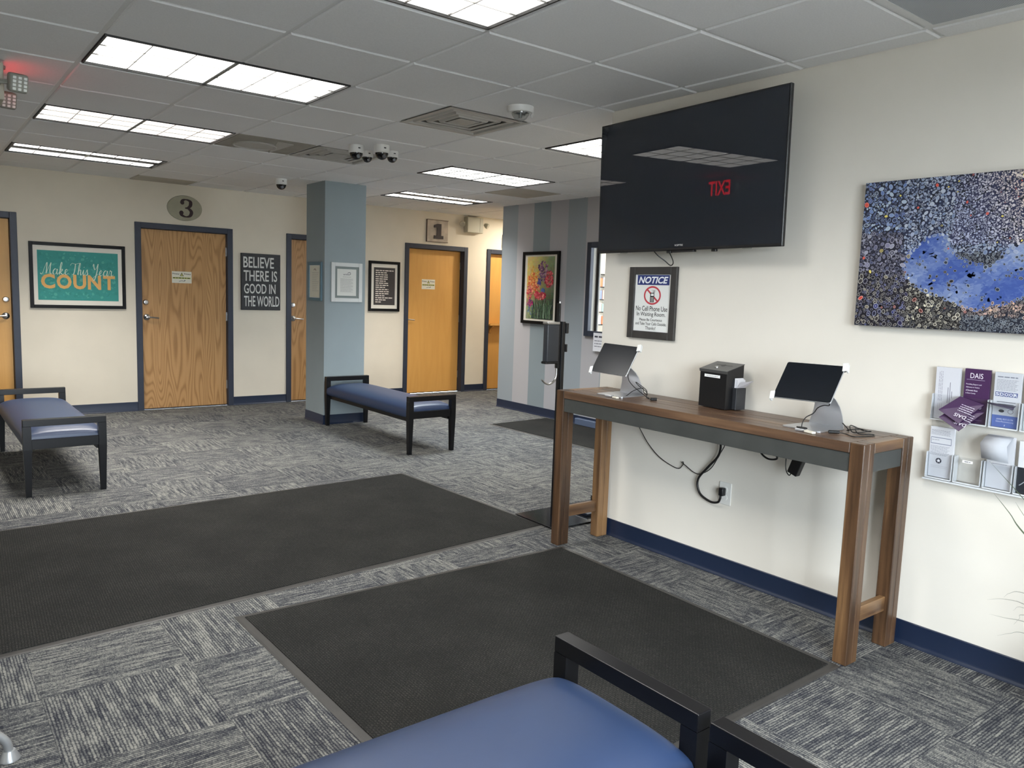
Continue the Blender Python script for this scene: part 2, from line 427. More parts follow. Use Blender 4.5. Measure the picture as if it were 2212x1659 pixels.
bm = B(); box(bm, (-60, -90, -0.35), (60, YN - 0.14, -0.3)); struct(obj('trim_pavement', bm, mat('pavement', (186, 184, 180), 0.9)))

# floor: slab + carpet tiles that can be picked apart
def inframe(p, mg=60):
    d = Vector(p) - CAM_P; z = d.dot(CF)
    if z < 0.2: return False
    x = 1106 + FPX * d.dot(CR) / z; y = 829.5 - FPX * d.dot(CU) / z
    return -mg < x < 2212 + mg and -mg < y < 1659 + mg
bm = B(); box(bm, (XL - 0.1, YN - 0.1, -0.12), (XE + 0.1, YB + 0.14, -0.008)); FLOOR = struct(obj('floor', bm, mat('subfloor', (70, 70, 72), 0.9)))
CP = 0.4835; GX, GY = 0.052, -1.018
tm = {}
def tile_mesh(sx, sy, ox, oy):
    key = (round(sx, 3), round(sy, 3), round(ox, 3), round(oy, 3))
    if key not in tm:
        b2 = B(); box(b2, (ox - sx / 2, oy - sy / 2, -0.008), (ox + sx / 2, oy + sy / 2, 0.0))
        me = bpy.data.meshes.new('carpet_tile'); bmesh.ops.recalc_face_normals(b2, faces=b2.faces[:]); b2.to_mesh(me); b2.free(); me.materials.append(CARPET); tm[key] = me
    return tm[key]
cells = []
REG = [(XL, YN, XR, YB), (XR, YEND, XS, YB), (XS, YS, XE, YB), (XS, YEND, XE, YS)]
for i in range(-9, 17):
    for j in range(-11, 15):
        x0, x1 = GX + i * CP, GX + (i + 1) * CP; y0, y1 = GY + j * CP, GY + (j + 1) * CP
        R = None
        for (a, b, c, d) in REG[:3]:
            u0, v0, u1, v1 = max(x0, a), max(y0, b), min(x1, c), min(y1, d)
            if u1 - u0 > 0.01 and v1 - v0 > 0.01: R = (u0, v0, u1, v1) if R is None else (min(R[0], u0), min(R[1], v0), max(R[2], u1), max(R[3], v1))
        if R: cells.append((i, j, R, (x0 + x1) / 2, (y0 + y1) / 2))
rest = []
ntile = 0
for i, j, R, cx, cy in cells:
    vis = any(inframe((px, py, 0)) for px in (R[0], cx, R[2]) for py in (R[1], cy, R[3]))
    rotated = (i + j) % 2 != 0
    if not vis: rest.append(R); continue
    g = 0.0006
    sx, sy = R[2] - R[0] - g, R[3] - R[1] - g; ox, oy = (R[0] + R[2]) / 2 - cx, (R[1] + R[3]) / 2 - cy
    if rotated: me = tile_mesh(sy, sx, oy, -ox)
    else: me = tile_mesh(sx, sy, ox, oy)
    o = bpy.data.objects.new('carpet_tile', me); COL.objects.link(o); o.parent = FLOOR; o.location = (cx, cy, random.uniform(-0.0006, 0.0)); ntile += 1
    if rotated: o.rotation_euler = (0, 0, math.pi / 2)
bm = B()
for R in rest: box(bm, (R[0], R[1], -0.008), (R[2], R[3], -0.0008))
ro = obj('carpet_surround', bm, CARPET, FLOOR); ro['kind'] = 'stuff'
bm = B(); box(bm, (XS + 0.12, YEND, -0.008), (XE, YS - 0.12, -0.001)); obj('office_carpet', bm, CARPET, FLOOR)
print('carpet tiles', ntile)

# ceiling grid
LAMPS = [(0, -3, 2, 'full'), (0, 0, 2, 'full'), (0, 3, 2, 'full'), (0, 6, 2, 'strip'), (5, 0, 2, 'full'), (5, 3, 2, 'full'), (6, 6, 2, 'strip'), (0, -6, 2, 'full')]
HOLE = set()
for u, v, n_, k in LAMPS:
    for q in range(n_): HOLE.add((u + q, v))
VENTS = [(3, 0), (3, 3)]; DAMP = (2, 3); GRILLE = (3, -5)
for q in VENTS + [DAMP, GRILLE]: HOLE.add(q)
bm = B(); box(bm, (XL - 0.1, YN - 0.1, H + 0.14), (XE + 0.1, YB + 0.14, H + 0.2)); CEIL = struct(obj('ceiling', bm, mat('plenum_grey', (120, 120, 118), 0.9)))
cm = {}
def ctile(sx, sy):
    key = (round(sx, 3), round(sy, 3))
    if key not in cm:
        b2 = B(); e = 0.011; e2 = 0.016; z0 = 0.0; z1 = 0.008
        s = (sx - 2 * e, sy - 2 * e); s0 = (sx - 2 * e2, sy - 2 * e2)
        frustum(b2, (0, 0, z0), s0, (0, 0, z1 - 0.003), s); frustum(b2, (0, 0, z1 - 0.003), s, (0, 0, z1 + 0.012), s)
        me = bpy.data.meshes.new('ceiling_tile'); bmesh.ops.remove_doubles(b2, verts=b2.verts[:], dist=1e-5); bmesh.ops.recalc_face_normals(b2, faces=b2.faces[:]); b2.to_mesh(me); b2.free(); me.materials.append(TILE); me.materials.append(TILED); cm[key] = me
    return cm[key]
tcells = []
for u in range(-6, 13):
    for v in range(-10, 9):
        x0, x1, y0, y1 = u * T, (u + 1) * T, v * T, (v + 1) * T; R = None
        for (a, b, c, d) in REG:
            u0, v0, u1, v1 = max(x0, a), max(y0, b), min(x1, c), min(y1, d)
            if u1 - u0 > 0.03 and v1 - v0 > 0.03: R = (u0, v0, u1, v1) if R is None else (min(R[0], u0), min(R[1], v0), max(R[2], u1), max(R[3], v1))
        if R: tcells.append((u, v, R))
for u, v, R in tcells:
    if (u, v) in HOLE: continue
    me = ctile(R[2] - R[0], R[3] - R[1])
    o = bpy.data.objects.new('ceiling_tile', me); COL.objects.link(o); o.parent = CEIL; o.location = ((R[0] + R[2]) / 2, (R[1] + R[3]) / 2, H + random.uniform(0, 0.0015))
    o.rotation_euler = (random.uniform(-0.0015, 0.0015), random.uniform(-0.0015, 0.0015), 0)
    if (u, v) in ((7, 4), (2, 8)):
        o.material_slots[0].link = 'OBJECT'; o.material_slots[0].material = TILED
def runner(lo, hi):
    bm = B(); box(bm, lo, hi); return obj('grid_runner', bm, TBAR, CEIL)
zr0, zr1 = H + 0.0085, H + 0.02
for u in range(-5, 13):
    x_ = u * T
    y0 = YN if x_ < XR else (YEND if x_ < XS else YEND); runner((x_ - 0.012, y0, zr0), (x_ + 0.012, YB, zr1))
for v in range(-9, 9):
    y_ = v * T; x1 = XR if y_ < YEND else XE
    runner((XL, y_ - 0.012, zr0 + 0.0006), (x1, y_ + 0.012, zr1 - 0.0006))
# wall angle at ceiling edges
def angle(lo, hi):
    bm = B(); box(bm, lo, hi); return obj('wall_angle', bm, TBAR, CEIL)
angle((XR - 0.02, YN, zr0 - 0.002), (XR, YEND, zr0 + 0.01)); angle((XL, YB - 0.02, zr0 - 0.002), (XE, YB, zr0 + 0.01)); angle((XS - 0.02, YEND, zr0 - 0.002), (XS, YS, zr0 + 0.01))

# column
CX0, CX1, CY0, CY1 = 2.693, 3.156, 3.601, 4.06
bm = B(); box(bm, (CX0, CY0, 0), (CX1, CY1, HW), 0.002); COLU = struct(obj('wall_column', bm, COLP), 'square blue grey painted column in the middle of the room')

# baseboards (cove base with a flared toe)
def base_run(bm, p0, p1, nrm, h=0.1):
    p0 = Vector((*p0, 0)); p1 = Vector((*p1, 0)); n_ = Vector((*nrm, 0))
    prof = [(0, 0), (0.017, 0.0), (0.0165, 0.003), (0.010, 0.010), (0.0065, 0.020), (0.0055, h - 0.003), (0.003, h), (0, h)]
    A = [bm.verts.new(p0 + n_ * a + Vector((0, 0, b))) for a, b in prof]; C = [bm.verts.new(p1 + n_ * a + Vector((0, 0, b))) for a, b in prof]
    for i in range(len(prof)):
        j = (i + 1) % len(prof); bm.faces.new((A[i], A[j], C[j], C[i]))
    bm.faces.new(A[::-1]); bm.faces.new(C)
bm = B(); base_run(bm, (XR, YN), (XR, YEND), (-1, 0)); struct(autosmooth(obj('baseboard_right', bm, NAVY)), 'navy vinyl baseboard along the right wall')
bm = B(); base_run(bm, (XS, YEND), (XS, YS), (-1, 0)); struct(autosmooth(obj('baseboard_striped', bm, NAVY)), 'navy vinyl baseboard under the striped wall')
bm = B(); xs = XL
for k in (4, 3, 2, 1, 5):
    base_run(bm, (xs, YB), (DOORS[k][0], YB), (0, -1)); xs = DOORS[k][1]
base_run(bm, (xs, YB), (XE, YB), (0, -1)); struct(autosmooth(obj('baseboard_back', bm, NAVY)), 'navy vinyl baseboard between the office doors')
bm = B(); base_run(bm, (CX0, CY0), (CX1, CY0), (0, -1)); base_run(bm, (CX0, CY0 - 0.006), (CX0, CY1), (-1, 0)); base_run(bm, (CX1, CY0), (CX1, CY1), (1, 0)); base_run(bm, (CX0, CY1), (CX1, CY1), (0, 1))
struct(autosmooth(obj('baseboard_column', bm, NAVY)), 'navy vinyl baseboard round the blue grey column')
bm = B(); base_run(bm, (XS + 0.12, YS), (XE, YS), (0, 1)); base_run(bm, (XL, YN), (XL, YB), (1, 0)); struct(autosmooth(obj('baseboard_left', bm, NAVY)))

# ------------------------------------------------------------------ doors
def lever(parent, x, z, yf, sgn, bolt=True):
    bm = B(); lathe(bm, [(0.0, 0.0), (0.034, 0.0), (0.034, -0.006), (0.026, -0.013), (0.015, -0.018), (0.0125, -0.05), (0.0, -0.052)], 20, (0, 0, 0), 'y')
    tube(bm, [(0, -0.046, 0), (sgn * 0.03, -0.05, 0.0), (sgn * 0.075, -0.05, -0.004), (sgn * 0.118, -0.044, -0.008)], lambda t: 0.0105 - 0.003 * t, 8)
    autosmooth(obj('lever_handle', bm, STEEL, parent, (x, yf, z)))
    if bolt:
        bm = B(); lathe(bm, [(0, 0), (0.030, 0.0), (0.029, -0.010), (0.022, -0.020), (0.013, -0.021), (0.012, -0.026), (0, -0.026)], 20, (0, 0, 0), 'y')
        box(bm, (-0.002, -0.029, -0.006), (0.002, -0.024, 0.006))
        autosmooth(obj('deadbolt', bm, STEEL, parent, (x - 0.006 * sgn, yf, z + 0.165)))
def door(n_, key, slabmat, rec, hx, sgn, label, dutch=False):
    a, b = DOORS[key]; r = sroot('door_%d' % n_, label, ((a + b) / 2, YB, 0)); hw_ = (b - a) / 2
    bm = B(); yo = -0.018; yi = rec + 0.05
    box(bm, (-hw_, yo, 0), (-hw_ + FW, yi, DZ), 0.003); box(bm, (hw_ - FW, yo, 0), (hw_, yi, DZ), 0.003); box(bm, (-hw_ + FW, yo, DZ - FW), (hw_ - FW, yi, DZ), 0.003)
    s = 0.012   # stop
    box(bm, (-hw_ + FW, rec + 0.045, 0), (-hw_ + FW + s, rec + 0.06, DZ - FW)); box(bm, (hw_ - FW - s, rec + 0.045, 0), (hw_ - FW, rec + 0.06, DZ - FW))
    obj('door_frame', bm, FRAME, r)
    x0, x1 = -hw_ + FW + 0.003, hw_ - FW - 0.003; zt = DZ - FW - 0.004
    if not dutch:
        bm = B(); box(bm, (x0, rec, 0.012), (x1, rec + 0.044, zt), 0.002); obj('door_slab', bm, slabmat, r)
    else:
        bm = B(); box(bm, (x0, rec, 0.012), (x1, rec + 0.044, 0.955), 0.002); obj('door_slab', bm, slabmat, r)
        bm = B(); box(bm, (x0, rec, 0.985), (x1, rec + 0.044, zt), 0.002); obj('door_slab', bm, slabmat, r)
        bm = B(); box(bm, (x0 - 0.01, rec - 0.11, 0.957), (x1, rec + 0.044, 0.983), 0.003); obj('counter_shelf', bm, slabmat, r)
        bm = B(); prism(bm, [(0, 0), (0.03, 0), (0.03, -0.12), (0, -0.12)], 0, 0.001)
        bm.free(); bm = B()
        P = [(0, 0), (-0.09, 0), (-0.085, -0.02), (-0.03, -0.05), (-0.012, -0.11), (0, -0.12)]
        A = [bm.verts.new((x0 + 0.05, rec + p, 0.957 + q)) for p, q in P]; C = [bm.verts.new((x0 + 0.08, rec + p, 0.957 + q)) for p, q in P]
        bm.faces.new(A); bm.faces.new(C[::-1])
        for i in range(len(P)): bm.faces.new((A[i], C[i], C[(i + 1) % len(P)], A[(i + 1) % len(P)]))
        obj('shelf_bracket', bm, slabmat, r)
    bm = B(); box(bm, (x0, rec + 0.01, 0.0), (x1, rec + 0.04, 0.012)); obj('door_bottom_seal', bm, BLK, r)
    bm = B()
    for zz in (0.2, 1.0, 1.75): box(bm, (x1 - 0.004 if sgn > 0 else x0 - 0.004, rec - 0.006, zz), (x1 + 0.004 if sgn > 0 else x0 + 0.004, rec + 0.002, zz + 0.1))
    obj('hinges', bm, STEEL, r)
    if hx is not None: lever(r, hx - (a + b) / 2, 1.035, rec, sgn)
    bm = B(); box(bm, (-hw_, yi, 0), (hw_, yi + 0.02, DZ)); obj('back_panel', bm, BLK, r)
    return r
door(1, 1, MAPLE, 0.085, 4.70, 1, 'plain light oak door below the number 1 plaque')
door(2, 2, OAK, 0.04, 3.075, 1, 'oak door half hidden behind the blue grey column')
door(3, 3, OAK, 0.04, 1.388, 1, 'strongly grained oak door below the oval number 3')
door(4, 4, MAPLE, 0.06, 0.075, -1, 'oak door cut off at the left edge of the photo')
door(5, 5, MAPLE, 0.05, None, 1, 'bright split door with a small counter shelf at the corridor end', dutch=True)

# ------------------------------------------------------------------ reception window in the striped wall
r = sroot('window_1', 'dark framed reception window at the end of the striped wall', (XS, (WY0 + WY1) / 2, 0), RWROT)
hw_ = (WY1 - WY0) / 2
bm = B()
for lo, hi in (((-hw_ - 0.045, -0.03, WZ0 - 0.03), (-hw_ + 0.02, 0.02, WZ1 + 0.02)), ((hw_ - 0.02, -0.03, WZ0 - 0.03), (hw_ + 0.045, 0.02, WZ1 + 0.02)), ((-hw_ + 0.02, -0.03, WZ0 - 0.03), (hw_ - 0.02, 0.02, WZ0 + 0.03)), ((-hw_ + 0.02, -0.03, WZ1 - 0.04), (hw_ - 0.02, 0.02, WZ1 + 0.02))): box(bm, lo, hi, 0.004)
obj('window_frame', bm, FRAME, r)
bm = B()
for lo, hi in (((-hw_ + 0.0, 0.02, WZ0), (-hw_ + 0.012, 0.14, WZ1)), ((hw_ - 0.012, 0.02, WZ0), (hw_, 0.14, WZ1)), ((-hw_, 0.02, WZ0), (hw_, 0.14, WZ0 + 0.012))): box(bm, lo, hi)
obj('window_jamb', bm, mat('grey_jamb', (150, 146, 138), 0.6), r)
bm = B()
for lo, hi in (((-hw_ + 0.012, 0.075, WZ0), (-hw_ + 0.05, 0.09, WZ1)), ((hw_ - 0.05, 0.075, WZ0), (hw_ - 0.012, 0.09, WZ1)), ((-0.02, 0.075, WZ0), (0.02, 0.09, WZ1))): box(bm, lo, hi)
obj('sash', bm, BLKM, r)
bm = B(); box(bm, (-hw_ + 0.05, 0.08, WZ0), (-0.02, 0.085, WZ1)); obj('pane', bm, GLASS, r)
bm = B(); box(bm, (0.02, 0.08, WZ0), (hw_ - 0.05, 0.085, WZ1)); obj('pane', bm, GLASS, r)
p = Print(); p.rect(-0.11, -0.1, 0.11, 0.1, (230, 230, 235)); p.bars(-0.09, 0.03, 0.05, 0.018, (70, 70, 80), 1, seed=3)
for k in range(3): p.bars(-0.09, 0.07, 0.01 - k * 0.03, 0.008, (120, 120, 130), 1, seed=k)
tag(p.build('paper_note', PRINTM, None, (XS - 0.032, 2.07, 0.945), (0, 0, RWROT)), 'white paper note taped under the reception window', 'note')
# rack with files on the office wall
r = thing('file_rack', 'black wall rack of papers seen through the reception window', 'rack', (6.80, YS - 0.121, 1.05), 0)
bm = B()
for k in range(5): box(bm, (-0.16, -0.10, k * 0.17), (0.16, -0.005, k * 0.17 + 0.012))
box(bm, (-0.17, -0.11, -0.02), (-0.16, 0, 0.8)); box(bm, (0.16, -0.11, -0.02), (0.17, 0, 0.8)); obj('rack_frame', bm, BLKM, r)
cols_ = [('white', (222, 224, 226)), ('orange', (206, 120, 84)), ('grey blue', (180, 186, 196)), ('tan', (214, 190, 168)), ('teal', (150, 178, 176)), ('cream', (220, 216, 206)), ('slate', (120, 130, 150)), ('pink', (216, 170, 160))]
for k in range(4):
    for j in range(2):
        nm, cc = cols_[(k * 3 + j) % 8]
        bm = B(); box(bm, (-0.15 + j * 0.155, -0.08 + 0.004 * j, k * 0.17 + 0.013), (-0.01 + j * 0.155, -0.03, k * 0.17 + 0.12 + 0.02 * random.random()))
        o = obj('folder', bm, mat('folder_' + nm.replace(' ', '_'), cc, 0.6), None, (6.80, YS - 0.121, 1.05), (0, 0, 0))
        tag(o, '%s paper folder, %s, %s shelf of the office wall rack' % (nm, ('left half', 'right half')[j], ('bottom', 'second', 'third', 'top')[k]), 'folder', 'folders in the office wall rack')

# ================================================================== CEILING FIXTURES
LENS = mat('lamp_lens', (250, 250, 246), 0.5, emit=1.7, ecol=(255, 252, 246)); LOUV = mat('louver_blade', (96, 95, 92), 0.6)
LENSW = mat('lamp_lens_warm', (250, 246, 240), 0.5, emit=1.25, ecol=(255, 246, 238))
RIM = mat('lamp_rim_dark', (40, 40, 40), 0.5); BAND = mat('lamp_centre_band', (70, 72, 76), 0.5)
def troffer(kind, loc, label, lens=LENS, spread=150, power=LAMP_W, tint=(1.0, 0.985, 0.95)):
    r = thing('ceiling_light', label, 'ceiling light', loc, 0, 'recessed fluorescent ceiling lights')
    L, W_ = 2 * T - 0.03, T - 0.03
    bm = B(); t = 0.009
    for lo, hi in (((-L / 2, -W_ / 2, 0.0), (L / 2, -W_ / 2 + t, 0.07)), ((-L / 2, W_ / 2 - t, 0.0), (L / 2, W_ / 2, 0.07)), ((-L / 2, -W_ / 2 + t, 0.0), (-L / 2 + t, W_ / 2 - t, 0.07)), ((L / 2 - t, -W_ / 2 + t, 0.0), (L / 2, W_ / 2 - t, 0.07))): box(bm, lo, hi)
    box(bm, (-L / 2, -W_ / 2, 0.071), (L / 2, W_ / 2, 0.085)); obj('housing', bm, RIM, r)
    Li, Wi = L - 2 * t, W_ - 2 * t
    if kind == 'full':
        bm = B(); box(bm, (-Li / 2, -Wi / 2, 0.011), (Li / 2, Wi / 2, 0.016)); obj('lens', bm, lens, r)
        for i in range(1, 6):
            bm = B(); box(bm, (-Li / 2 + Li * i / 6 - 0.002, -Wi / 2, 0.005), (-Li / 2 + Li * i / 6 + 0.002, Wi / 2, 0.0105)); obj('louver_blade', bm, LOUV, r)
        for i in range(1, 3):
            bm = B(); box(bm, (-Li / 2, -Wi / 2 + Wi * i / 3 - 0.0015, 0.0052), (Li / 2, -Wi / 2 + Wi * i / 3 + 0.0015, 0.0107)); obj('louver_blade', bm, LOUV, r)
    else:
        sw = 0.17
        for s in (-1, 1):
            bm = B(); c = s * (Wi / 2 - sw / 2 - 0.02); box(bm, (-Li / 2 + 0.02, c - sw / 2, 0.008), (Li / 2 - 0.02, c + sw / 2, 0.012), 0.001); obj('lens', bm, lens, r)
            for i in range(1, 6):
                bm = B(); box(bm, (-Li / 2 + Li * i / 6 - 0.002, c - sw / 2, 0.003), (-Li / 2 + Li * i / 6 + 0.002, c + sw / 2, 0.0078)); obj('louver_blade', bm, LOUV, r)
        bm = B(); box(bm, (-Li / 2, -Wi / 2, 0.014), (Li / 2, Wi / 2, 0.018)); obj('reflector_pan', bm, BAND, r)
    la = bpy.data.lights.new('tube_light', 'AREA'); la.shape = 'RECTANGLE'; la.size = Li - 0.06; la.size_y = Wi - 0.06; la.energy = power; la.color = tint
    la.spread = math.radians(spread)
    lo = bpy.data.objects.new('tube_light', la); COL.objects.link(lo); lo.parent = r; lo.location = (0, 0, 0.0108 if kind == 'full' else 0.002)
    return r
LL = {(0, -3): 'bright recessed ceiling light cut off by the top edge, right of centre', (0, 0): 'large recessed louvered ceiling light at upper left, nearest full one', (0, 3): 'second recessed louvered ceiling light from the camera at upper left', (0, 6): 'far left ceiling light showing two narrow bright strips',
      (5, 0): 'louvered ceiling light partly hidden behind the television', (5, 3): 'bluish white louvered ceiling light above the column and office door 1', (6, 6): 'far ceiling light with two bright strips near the number 1 plaque'}
for u, v, n_, k in LAMPS:
    lb = LL.get((u, v), 'recessed ceiling light outside the photo')
    tint = (1.0, 0.97, 0.92) if v >= 6 or (u, v) == (0, 3) else (1.0, 0.985, 0.95)
    if (u, v) == (5, 3): tint = (0.9, 0.97, 1.0)
    troffer(k, ((u + 1) * T, (v + 0.5) * T, H), lb, LENSW if (u, v) == (0, 3) else LENS, 150 if v <= 0 else 105, LAMP_W * (0.95 if v == 0 else 0.75 if v < 0 else 0.92), tint)
# corridor light
r = thing('ceiling_light', 'corridor ceiling light in front of the split door, hidden from view', 'ceiling light', (6.4, 4.62, H), 0)
bm = B(); lathe(bm, [(0.10, 0.0), (0.10, 0.03), (0.0, 0.03)], 24); obj('housing', bm, WHITE, r)
bm = B(); lathe(bm, [(0.08, -0.002), (0.08, 0.0), (0, 0.0)], 24); obj('lens', bm, LENS, r)
la = bpy.data.lights.new('bulb', 'AREA'); la.shape = 'DISK'; la.size = 0.16; la.energy = 22; la.color = (1, 0.93, 0.8); lo = bpy.data.objects.new('bulb', la); COL.objects.link(lo); lo.parent = r; lo.location = (0, 0, -0.004)
r = thing('ceiling_light', 'office ceiling light behind the reception window, hidden from view', 'ceiling light', (6.3, 2.6, H), 0)
bm = B(); box(bm, (-0.3, -0.3, 0), (0.3, 0.3, 0.03)); obj('housing', bm, WHITE, r)
la = bpy.data.lights.new('bulb', 'AREA'); la.size = 0.55; la.energy = 60; la.color = (1, 0.95, 0.84); lo = bpy.data.objects.new('bulb', la); COL.objects.link(lo); lo.parent = r; lo.location = (0, 0, -0.004)

# square supply vents
VM = mat('vent_paint', (176, 174, 168), 0.5); VD = mat('vent_shadow', (96, 95, 90), 0.8)
def sqring(bm, o_, zo, i_, zi, th=0.002):
    for ax in range(4):
        q = Matrix.Rotation(ax * math.pi / 2, 3, 'Z')
        pts = [(-o_, -o_, zo), (o_, -o_, zo), (i_, -i_, zi), (-i_, -i_, zi)]
        A = [bm.verts.new(q @ Vector(p)) for p in pts]; C = [bm.verts.new(q @ (Vector(p) + Vector((0, 0, th)))) for p in pts]
        bm.faces.new(A); bm.faces.new(C[::-1])
        for i in range(4): bm.faces.new((A[i], C[i], C[(i + 1) % 4], A[(i + 1) % 4]))
def vent(u, v, label):
    r = thing('air_vent', label, 'air vent', ((u + .5) * T, (v + .5) * T, H), 0, 'square ceiling air diffusers')
    bm = B(); sqring(bm, 0.297, 0.0, 0.262, 0.0); sqring(bm, 0.262, 0.0, 0.258, 0.03); obj('frame', bm, VM, r)
    for a_, b_, c_ in ((0.250, 0.226, 0.200), (0.186, 0.166, 0.142), (0.126, 0.108, 0.088)):
        bm = B(); sqring(bm, a_, 0.028, b_, 0.002); sqring(bm, b_, 0.002, c_, 0.006); obj('cone', bm, VM, r)
    bm = B(); box(bm, (-0.075, -0.075, 0.004), (0.075, 0.075, 0.007)); obj('centre_plate', bm, VM, r)
    bm = B(); box(bm, (-0.295, -0.295, 0.05), (0.295, 0.295, 0.055)); obj('duct', bm, VD, r)
vent(3, 0, 'large square air vent in the ceiling beside the clear dome alarm')
vent(3, 3, 'square ceiling air vent behind the four dome cameras')
# damper tile with round diffuser
r = thing('round_diffuser', 'brownish ceiling tile with a round plate and wedge, left of the far vent', 'air diffuser', ((DAMP[0] + .5) * T, (DAMP[1] + .5) * T, H))
bm = B(); box(bm, (-0.292, -0.292, 0.003), (0.292, 0.292, 0.02)); obj('panel', bm, mat('brown_grey_panel', (150, 146, 136), 0.7, noise=0.05, nscale=5), r)
bm = B(); lathe(bm, [(0, -0.004), (0.150, -0.004), (0.158, -0.012), (0.164, -0.010), (0.160, 0.003), (0, 0.003)], 36, (-0.06, 0.05, 0)); autosmooth(obj('round_plate', bm, VM, r))
bm = B(); prism(bm, [(0, 0)] * 3, 0, 0) if False else None
A = [bm.verts.new(p) for p in ((0.12, 0.24, -0.012), (0.15, -0.20, -0.002), (0.02, -0.22, 0.002), (0.12, 0.24, 0.003), (0.15, -0.20, 0.003))]
bm.faces.new(A[:3]); bm.faces.new((A[0], A[3], A[4], A[1])); bm.faces.new((A[0], A[2], A[3])); bm.faces.new((A[1], A[4], A[2])); bm.faces.new((A[3], A[2], A[4])); obj('deflector_wedge', bm, VM, r)
# return grille at top right
r = thing('return_grille', 'perforated metal return grille in the ceiling at the top right', 'air grille', ((GRILLE[0] + .5) * T, (GRILLE[1] + .5) * T, H))
bm = B(); sqring(bm, 0.297, 0.0, 0.265, 0.0); obj('frame', bm, TBAR, r)
m = bpy.data.materials.new('perforated_metal'); m.use_nodes = True; n = NT(m); vo = n.add('ShaderNodeTexVoronoi'); vo.inputs['Scale'].default_value = 170; vo.inputs['Randomness'].default_value = 0.0
n.link(n.coords(), vo.inputs['Vector']); n.link(n.ramp(vo.outputs['Distance'], [(0.25, (60, 64, 68)), (0.38, (182, 186, 190))]), n.b.inputs['Base Color'])
bm = B(); box(bm, (-0.265, -0.265, 0.001), (0.265, 0.265, 0.003)); obj('perforated_panel', bm, m, r)

# dome cameras
DOMEB = mat('smoked_dome', (8, 8, 10), 0.08, spec=0.6)
def domecam(x, y, rad, label, first=[]):
    r = thing('dome_camera', label, 'security camera', (x, y, H), 0, 'white ceiling dome cameras')
    s = rad / 0.057
    bm = B(); lathe(bm, [(0, 0), (0.057 * s, 0), (0.058 * s, -0.03 * s), (0.058 * s, -0.052 * s), (0.052 * s, -0.058 * s), (0, -0.058 * s)], 28); autosmooth(obj('housing', bm, WHITE, r))
    bm = B(); lathe(bm, [(0.050 * s, -0.058 * s), (0.048 * s, -0.07 * s), (0.040 * s, -0.087 * s), (0.026 * s, -0.100 * s), (0.010 * s, -0.106 * s), (0, -0.107 * s)], 24); autosmooth(obj('dome', bm, DOMEB, r), 80)
    bm = B(); lathe(bm, [(0, 0), (0.013 * s, 0), (0.014 * s, -0.01), (0.009 * s, -0.012), (0, -0.012)], 14, (-0.012 * s, -0.052 * s, -0.088 * s), 'y'); obj('camera_eye', bm, mat('lens_grey', (90, 92, 98), 0.15), r)
    bm = B(); box(bm, (-0.012, -0.0605 * s, -0.03 * s), (0.004, -0.056 * s, -0.022 * s)); obj('badge', bm, BLK, r)
domecam(2.016, 1.565, 0.057, 'left one of the two larger white dome cameras under the ceiling vent')
domecam(2.150, 1.412, 0.057, 'right one of the two larger white dome cameras under the ceiling vent')
domecam(2.195, 1.735, 0.046, 'smaller dome camera just behind the left large dome camera')
domecam(2.335, 1.585, 0.046, 'smaller dome camera just behind the right large dome camera')
domecam(2.34, 3.87, 0.057, 'lone dome camera near the number 3 door, left of the column')
# strobe alarm
r = thing('strobe_alarm', 'round white ceiling alarm with clear dome near the television', 'alarm', (2.12, -0.30, H))
bm = B(); lathe(bm, [(0, 0), (0.077, 0), (0.077, -0.022), (0.070, -0.034), (0, -0.034)], 32); autosmooth(obj('base', bm, WHITE, r))
bm = B(); lathe(bm, [(0.052, -0.034), (0.05, -0.045), (0.036, -0.066), (0.018, -0.08), (0, -0.083)], 24); autosmooth(obj('clear_dome', bm, m_clear('strobe_lens', (0.8, 0.82, 0.82, 1), 0.12), r), 80)
bm = B(); tube(bm, [(0, 0, -0.034), (0, 0, -0.065)], 0.010, 10, False); tube(bm, [(-0.03, 0, -0.04), (0.03, 0, -0.04)], 0.006, 8, False); obj('reflector', bm, STEEL, r)
bm = B(); prism(bm, [(-0.01, 0), (0.01, 0), (0.01, -0.04), (-0.01, -0.04)], 0, 0.003); obj('side_lens', bm, WHITE, r, (0.07, -0.03, -0.026), (0, math.radians(40), 0.5))

# exit sign with emergency lamp heads
EXR = mat('exit_red', (255, 40, 50), 0.4, emit=3.6, ecol=(255, 28, 44)); GREYP = mat('grey_plastic', (120, 120, 112), 0.5)
r = thing('exit_sign', 'ceiling mounted exit sign glowing red with emergency lamp head, upper left edge', 'exit sign', (-0.322, 0.98, H))
bm = B(); box(bm, (-0.026, -0.16, -0.195), (0.026, 0.16, -0.014), 0.004); obj('housing', bm, mat('exit_cream', (170, 166, 150), 0.5), r)
bm = B(); lathe(bm, [(0, 0), (0.05, 0), (0.05, -0.012), (0.02, -0.03), (0, -0.03)], 24); obj('canopy', bm, GREYP, r)
for s in (1, -1):
    bm = B(); F, (a, b, c, d) = text_tris('EXIT', 0.012)
    for f in F:
        vs = [bm.verts.new((s * 0.0275, s * ((x_ - a) / (c - a) * 0.26 - 0.13), -0.170 + (y_ - b) / (d - b) * 0.132)) for x_, y_ in f]; bm.faces.new(vs)
    obj('letters', bm, EXR, r, label='glowing red EXIT letters')
